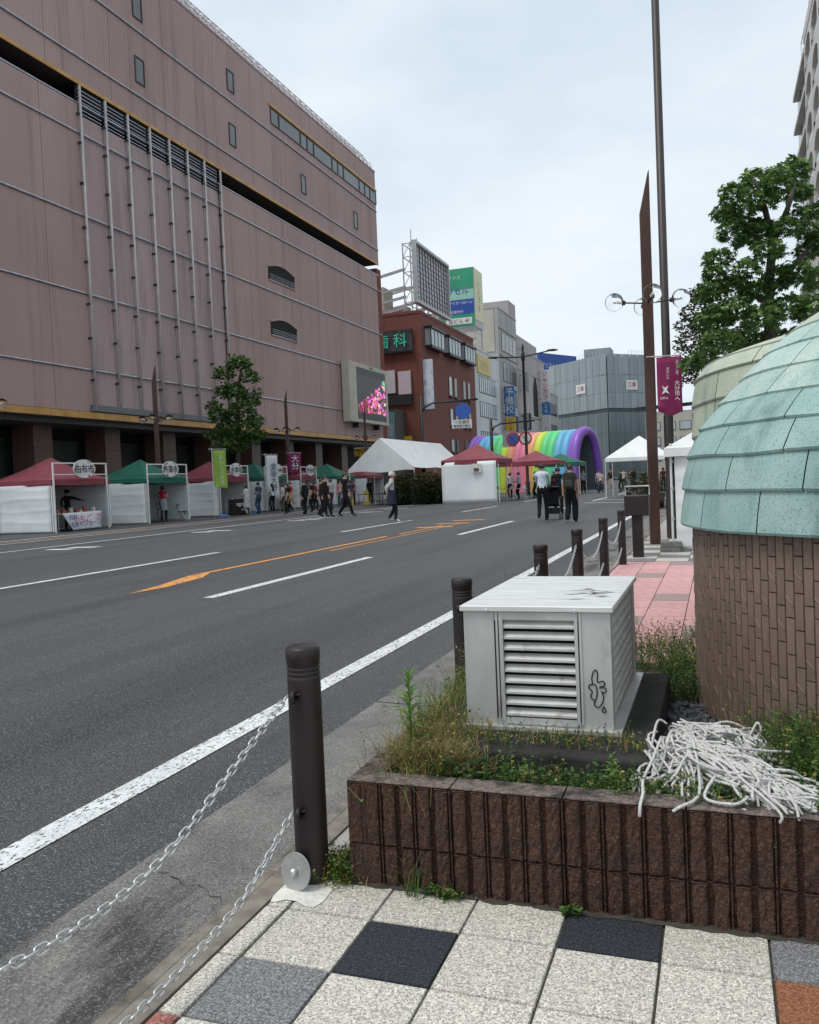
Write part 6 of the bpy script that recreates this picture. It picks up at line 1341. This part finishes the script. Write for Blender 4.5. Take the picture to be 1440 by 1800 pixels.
# hand-painted sheet hanging off the first table
t = thing('table_banner', 'white hand-lettered sheet hanging from the first stall table', 'banner', (-23.42, 26.0, 0)); o = draped((-23.44, 26.0, .72), (-23.44, 28.2, .74), (-23.34, 28.05, .08), (-23.34, 26.45, .05), 10, 8, .02, 4).build('sheet', plain((.70, .70, .71), .8), t, smooth=True); md = o.modifiers.new('s', 'SOLIDIFY'); md.thickness = .004
rr = random.Random(12); pk, bl = plain((.60, .05, .16)), plain((.05, .10, .35))
for s_, c, y, z, sz in (('いちご', pk, .95, .48, .34), ('生搾り', bl, .6, .26, .22), ('ジュース', bl, 1.5, .30, .26), ('冷', pk, 1.85, .52, .30), ('特製', bl, .42, .55, .22)): o = lettering(s_, sz, c, t, (.14, y, z), PI/2); o.rotation_euler = (rad(-4), 0, PI/2)
# flags
def flag(loc, w_, h_, m_, label, txt, tc_, ts, curved=True, ztop=3.45):
    t = thing('flag_banner', label, 'flag', loc, rad(60)); n = 10; vs = []; fs = []
    for j in range(n+1):
        for i in range(5): u = i/4; v = j/n; vs.append((.05+w_*u, .08*math.sin(3*v+2*u)*v, ztop-.06-h_*v*(1.0-(.10*(1-u) if v > .9 and curved else 0))))
    for j in range(n):
        for i in range(4): a = j*5+i; fs.append((a, a+5, a+6, a+1))
    o = MB().add(vs, fs).build('cloth', m_, t, smooth=True, local=True); md = o.modifiers.new('s', 'SOLIDIFY'); md.thickness = .004
    MB().tube([(0, 0, 0), (0, 0, ztop+.05)], .018, 6).build('pole', M_tube, t, local=True); MB().tube([(-.2, 0, ztop), (w_+.08, 0, ztop)], .012, 6).build('cross_rod', M_tube, t, local=True); MB().box(-.2, .2, -.2, .2, 0, .06).build('base', plain((.1, .1, .1)), t, local=True)
    lettering(txt, ts, plain(tc_, .7), t, (.05+w_*.55, -.10, ztop-.06-h_*.5), 0, True); return t
flag((-24.0, 37.35, 0), .72, 2.0, mat('lime_flag', (.22, .36, .05), (.29, .43, .08), .8, scale=2), 'lime green flag with white brush lettering', 'おいしい大分', (.7, .72, .6), .27)
flag((-24.3, 43.3, 0), .75, 2.5, plain((.66, .68, .70), .8), 'white and teal flag lettered Ono beside the street tree', '豊後大野', (.05, .08, .14), .42, False, 3.3)
t = pole_banner((-25.85, 49.05, 3.55), .8, 1.35, 'crimson banner on the globe lamp past the street tree', '', .5); lettering('大分', .5, M_white, t, (.42, -.07, -.6), 0, True)
# cafe sign chest, folding chairs, tarps, signboards
t = thing('sign_chest', 'black cafe chest lettered nagomi cafe beside the flag', 'sign', (-23.6, 38.5, 0)); MB().box(-.3, .0, 0, 1.55, .02, .86).build('chest', plain((.016, .012, .012), .6), t, local=True); lettering('nagomi', .30, M_white, t, (.012, .70, .56), PI/2); lettering('cafe', .24, M_white, t, (.012, .95, .32), PI/2)
def chair(loc, rz, label):
    t = thing('folding_chair', label, 'chair', loc, rz); MB().box(-.2, .2, -.2, .2, .43, .45).build('seat', M_black, t, local=True); MB().box(-.2, .2, -.24, -.22, .62, .80).build('backrest', M_black, t, local=True)
    for x in (-.2, .2): MB().tube([(x, .22, 0), (x, -.23, .82)], .012, 5).build('leg', M_steel, t, local=True); MB().tube([(x, -.24, 0), (x, .16, .44)], .012, 5).build('leg', M_steel, t, local=True)
chair((-24.0, 34.6, 0), rad(-70), 'black folding chair at the far post of the green stall'); chair((-23.9, 45.4, 0), rad(-90), 'folding chair beside the woman in white')
t = thing('easel', 'black easel leaning at the near post of the green stall', 'easel', (-23.5, 31.9, 0))
for dx in (-.0, .35): MB().bar((.10, dx, 0), (-.12, dx*.6+.1, 1.35), .04, .05).build('leg', M_black, t, local=True)
MB().bar((-.04, .02, .85), (-.04, .4, .85), .03, .05).build('rest', M_black, t, local=True)
M_tarp = mat('blue_tarp', (.02, .10, .32), (.03, .14, .40), .5, scale=3, bump=.5, bscale=5, bdist=.05)
for q, (x, y, s_) in enumerate(((-23.7, 37.7, .5), (-24.2, 41.9, .5), (-24.6, 40.6, .4))):
    mb = MB(); rr = random.Random(q); n = 6; vs = [(x+s_*(i/n-.5), y+1.6*s_*(j/n-.5), .02+rr.uniform(0, .16)*math.sin(PI*i/n)*math.sin(PI*j/n)) for i in range(n+1) for j in range(n+1)]; mb.add(vs, [(i*(n+1)+j, (i+1)*(n+1)+j, (i+1)*(n+1)+j+1, i*(n+1)+j+1) for i in range(n) for j in range(n)]); o = mb.build('blue_tarp', M_tarp); tag(o, ['crumpled blue tarp at the foot of the lime flag', 'crumpled blue tarp by the white flag', 'crumpled blue tarp under the third stall table'][q], 'tarp')
for q, (x, y) in enumerate(((-22.3, 50.6), (-21.5, 51.3))):
    t = thing('standing_sign', ['yellow folding sign near the red-shirted visitor', 'yellow folding sign near the man in the black sweatshirt'][q], 'sign', (x, y, 0), .35, 'yellow folding signs'); MB().add([(-.2, -.15, 0), (.2, -.15, 0), (.16, 0, .9), (-.16, 0, .9), (-.2, .15, 0), (.2, .15, 0)], [(0, 1, 2, 3), (5, 4, 3, 2)]).build('boards', plain((.62, .45, .04)), t, local=True); MB().add([(-.13, -.115, .25), (.13, -.115, .25), (.11, -.05, .65), (-.11, -.05, .65)], [(0, 1, 2, 3)]).build('notice', plain((.7, .7, .7)), t, local=True)
# ================================================================== big white gable tent, trestle tables
t = thing('gable_tent', 'big white gable tent over the hedge', 'tent', (-21.1, 47.9, 0))
xl, xr, yy0, yy1, ze, zp = -21.2, -16.9, 47.9, 60.0, 2.25, 4.1
rf = MB(); n = 12
for s_, xe in ((0, xl), (1, xr)):
    vs = []
    for i in range(n+1):
        for j in range(5): u = i/n; v = j/4; vs.append((xe+((xl+xr)/2-xe)*v, yy0+(yy1-yy0)*u, ze+(zp-ze)*v-.08*math.sin(PI*v)-.05*abs(math.sin(PI*u*3))*(1-v)))
    rf.add(vs, [((i+1)*5+j, i*5+j, i*5+j+1, (i+1)*5+j+1) if s_ == 0 else (i*5+j, (i+1)*5+j, (i+1)*5+j+1, i*5+j+1) for i in range(n) for j in range(4)])
rf.build('roof', M_tentw, t, smooth=True)
vs = []
for i in range(9):
    u = i/8; zt = ze+(zp-ze)*(1-abs(2*u-1)); vs += [(xl+(xr-xl)*u, yy0+.05*math.sin(7*u), ze-.18+.06*math.sin(9*u)), (xl+(xr-xl)*u, yy0-.02, zt-.01)]
MB().add(vs, [(2*i, 2*i+2, 2*i+3, 2*i+1) for i in range(8)]).build('gable_cloth', M_tentw, t, smooth=True)
for x in (xl+.05, xr-.05):
    for y in (48, 52, 56, 59.9): MB().tube([(x, y, 0), (x, y, ze)], .03, 6).build('leg', M_tube, t)
for q, (x, y) in enumerate(((-20.9, 50.6), (-20.2, 52.4))):
    t = thing('trestle_table', ['dark trestle table at the front of the big white tent', 'dark trestle table behind the front one in the big white tent'][q], 'table', (x, y, 0), .4); MB().box(-.9, .9, -.22, .22, .68, .72).build('table_top', M_black, t, local=True)
    for sx in (-.75, .75):
        for sy in (-.15, .15): MB().box(sx-.02, sx+.02, sy-.02, sy+.02, 0, .68).build('leg', M_black, t, local=True)
# hedge
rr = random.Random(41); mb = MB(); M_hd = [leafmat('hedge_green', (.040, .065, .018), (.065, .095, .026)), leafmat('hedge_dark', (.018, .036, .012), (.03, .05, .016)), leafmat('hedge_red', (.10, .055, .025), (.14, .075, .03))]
for k in range(9000):
    a = rr.uniform(0, 2*PI); u = rr.random(); z = 1.85*rr.random(); r_ = (.72+.30*rr.random()**.5)*(1.0 if z < 1.2 else math.sqrt(max(.05, 1-((z-1.2)/.72)**2)))*rr.uniform(.85, 1.08); x = 1.75*r_*math.copysign(abs(math.cos(a))**.7, math.cos(a)); y = 1.3*r_*math.copysign(abs(math.sin(a))**.7, math.sin(a))
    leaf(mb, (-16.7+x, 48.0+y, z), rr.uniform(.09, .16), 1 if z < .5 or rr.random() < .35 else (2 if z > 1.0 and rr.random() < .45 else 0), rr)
t = thing('hedge', 'rounded hedge with reddish tips in front of the big white tent', 'hedge', (-16.7, 48, 0)); mb.build('foliage', M_hd, t); MB().lathe([(1.0, .02), (1.05, 1.1), (.7, 1.5), (0, 1.6)], 16, (-16.7, 48, 0)).build('inner_twigs', mat('twig_dark', (.012, .014, .008), (.02, .022, .012), 1), t)
# ================================================================== tents near the rainbow
def pop_tent(x, y, w_, m_, label, zp, ze, wall=None):
    t = thing('canopy_tent', label, 'tent', (x, y, 0)); canopy(t, x-w_/2, x+w_/2, y-w_/2, y+w_/2, ze, zp, m_, .25)
    for sx in (-1, 1):
        for sy in (-1, 1): MB().tube([(x+sx*(w_/2-.05), y+sy*(w_/2-.05), 0), (x+sx*(w_/2-.05), y+sy*(w_/2-.05), ze)], .025, 6).build('leg', M_tube, t)
    if wall: cloth_part('side_wall', M_panel, t, (x-w_/2, y-w_/2, .04), (x+w_/2*.9, y-w_/2, .04), (x+w_/2*.9, y-w_/2, ze-.12), (x-w_/2, y-w_/2, ze-.12), 12, 10, .06, 77)
    return t
t = pop_tent(-13.2, 48.6, 3.4, M_burg, 'burgundy canopy tent with a white wall beside the hedge', 3.45, 2.5, True); o = MB().box(-13.1, -12.5, 46.80, 46.84, 1.75, 2.25).build('poster', plain((.7, .68, .64)), t); MB().box(-12.95, -12.65, 46.78, 46.80, 1.82, 2.0).build('poster_picture', plain((.15, .08, .07)), o)
pop_tent(-10.9, 54.5, 3.2, M_burg, 'burgundy canopy tent just left of the rainbow tunnel end', 3.05, 2.35); pop_tent(-10.6, 62, 3.2, M_grn, 'green canopy tent in front of the rainbow tunnel', 3.0, 2.3); pop_tent(-15.4, 57, 3.2, M_burg, 'burgundy canopy tent between the hedge tent and the rainbow tunnel', 3.2, 2.4, True)
for q, (x, y) in enumerate(((-11.6, 49.6), (-10.4, 56))): table(x-1, x+1, y, y+.6, ['long table under the burgundy tent by the hedge', 'long table under the burgundy tent by the rainbow'][q], 8, 30+q)
# ================================================================== rainbow inflatable tunnel
P0, P1 = Vector((-10.9, 77, 0)), Vector((-21.6, 81.1, 0)); ax = (P1-P0).normalized(); pv_ = Vector((-ax.y, ax.x, 0)); 
if pv_.y < 0: pv_ = -pv_
rt = thing('inflatable_tunnel', 'rainbow striped inflatable tunnel across the road', 'inflatable tunnel', tuple(P0))
PU, LB, GR, YE, OR, PK = (.33, .15, .68), (.18, .54, .82), (.16, .74, .30), (.64, .84, .10), (.90, .44, .24), (.88, .28, .42)
cc = [PU, LB, LB, GR, GR, YE, OR, PK, PK, OR, YE, GR, GR, LB, LB, PU]
HW, HT = 2.35, 5.65
def archp(t_, r_): return (HW+r_)*math.copysign(abs(math.cos(t_))**.85, math.cos(t_)), (HT-.3+r_)*abs(math.sin(t_))**.8
Ln = (P1-P0).length; ns = len(cc); NA = 22
for k, c in enumerate(cc):
    m_ = mat('vinyl_%.2f_%.2f_%.2f' % c, c, tuple(x*.88 for x in c), .45, scale=.8, spec=.4); mb = MB(); vs = []; nb = 7; s0, s1 = k/ns*Ln, (k+1)/ns*Ln
    for i in range(nb+1):
        u = i/nb; bul = .21*math.sqrt(max(0, 1-(2*u-1)**2))
        for j in range(NA+1):
            y_, z_ = archp(PI*j/NA, bul-.05); vs.append(P0+ax*(s0+(s1-s0)*u)+pv_*y_+Vector((0, 0, z_)))
    fs = [(i*(NA+1)+j, i*(NA+1)+j+1, (i+1)*(NA+1)+j+1, (i+1)*(NA+1)+j) for i in range(nb) for j in range(NA)]
    mb.add(vs, fs).build('inflated_band', m_, rt, smooth=True)
mpur = mat('vinyl_purple', (.30, .14, .62), (.26, .12, .56), .4, scale=.8, spec=.45)
for Pq in (P0, P1): MB().tube([Pq+pv_*archp(PI*j/26, -.1)[0]+Vector((0, 0, archp(PI*j/26, -.1)[1])) for j in range(27)], .42, 14).build('end_arch', mpur, rt, smooth=True)
mb = MB(); vs = []
for i in range(2):
    for j in range(NA+1): y_, z_ = archp(PI*j/NA, -.42); vs.append(P0+ax*Ln*i+pv_*y_+Vector((0, 0, z_)))
mb.add(vs, [(j, j+NA+1, j+NA+2, j+1) for j in range(NA)]).build('lining', plain((.16, .20, .22), .7), rt, smooth=True)
# dark flower tubs beyond the poles
rr = random.Random(61)
for q, (x, y, s_) in enumerate(((-3.3, 38.5, .75), (-2.4, 35.0, .7))):
    t = thing('flower_tub', ['dark leafy flower tub under the pavilion edge', 'dark leafy flower tub nearer the lamp post'][q], 'plant tub', (x, y, zr(x) if x < -2.1 else 0)); MB().lathe([(0, 0), (.40, 0), (.48, .55), (.44, .55), (.42, .48), (0, .48)], 16).build('tub', M_boll, t, local=True, smooth=True); mb = MB()
    for k in range(1400): leaf(mb, (rr.gauss(0, .32)*s_*1.3, rr.gauss(0, .32)*s_*1.3, .6+abs(rr.gauss(0, .42))*s_), rr.uniform(.05, .10), rr.randrange(3), rr)
    mb.build('foliage', M_lb, t, local=True)
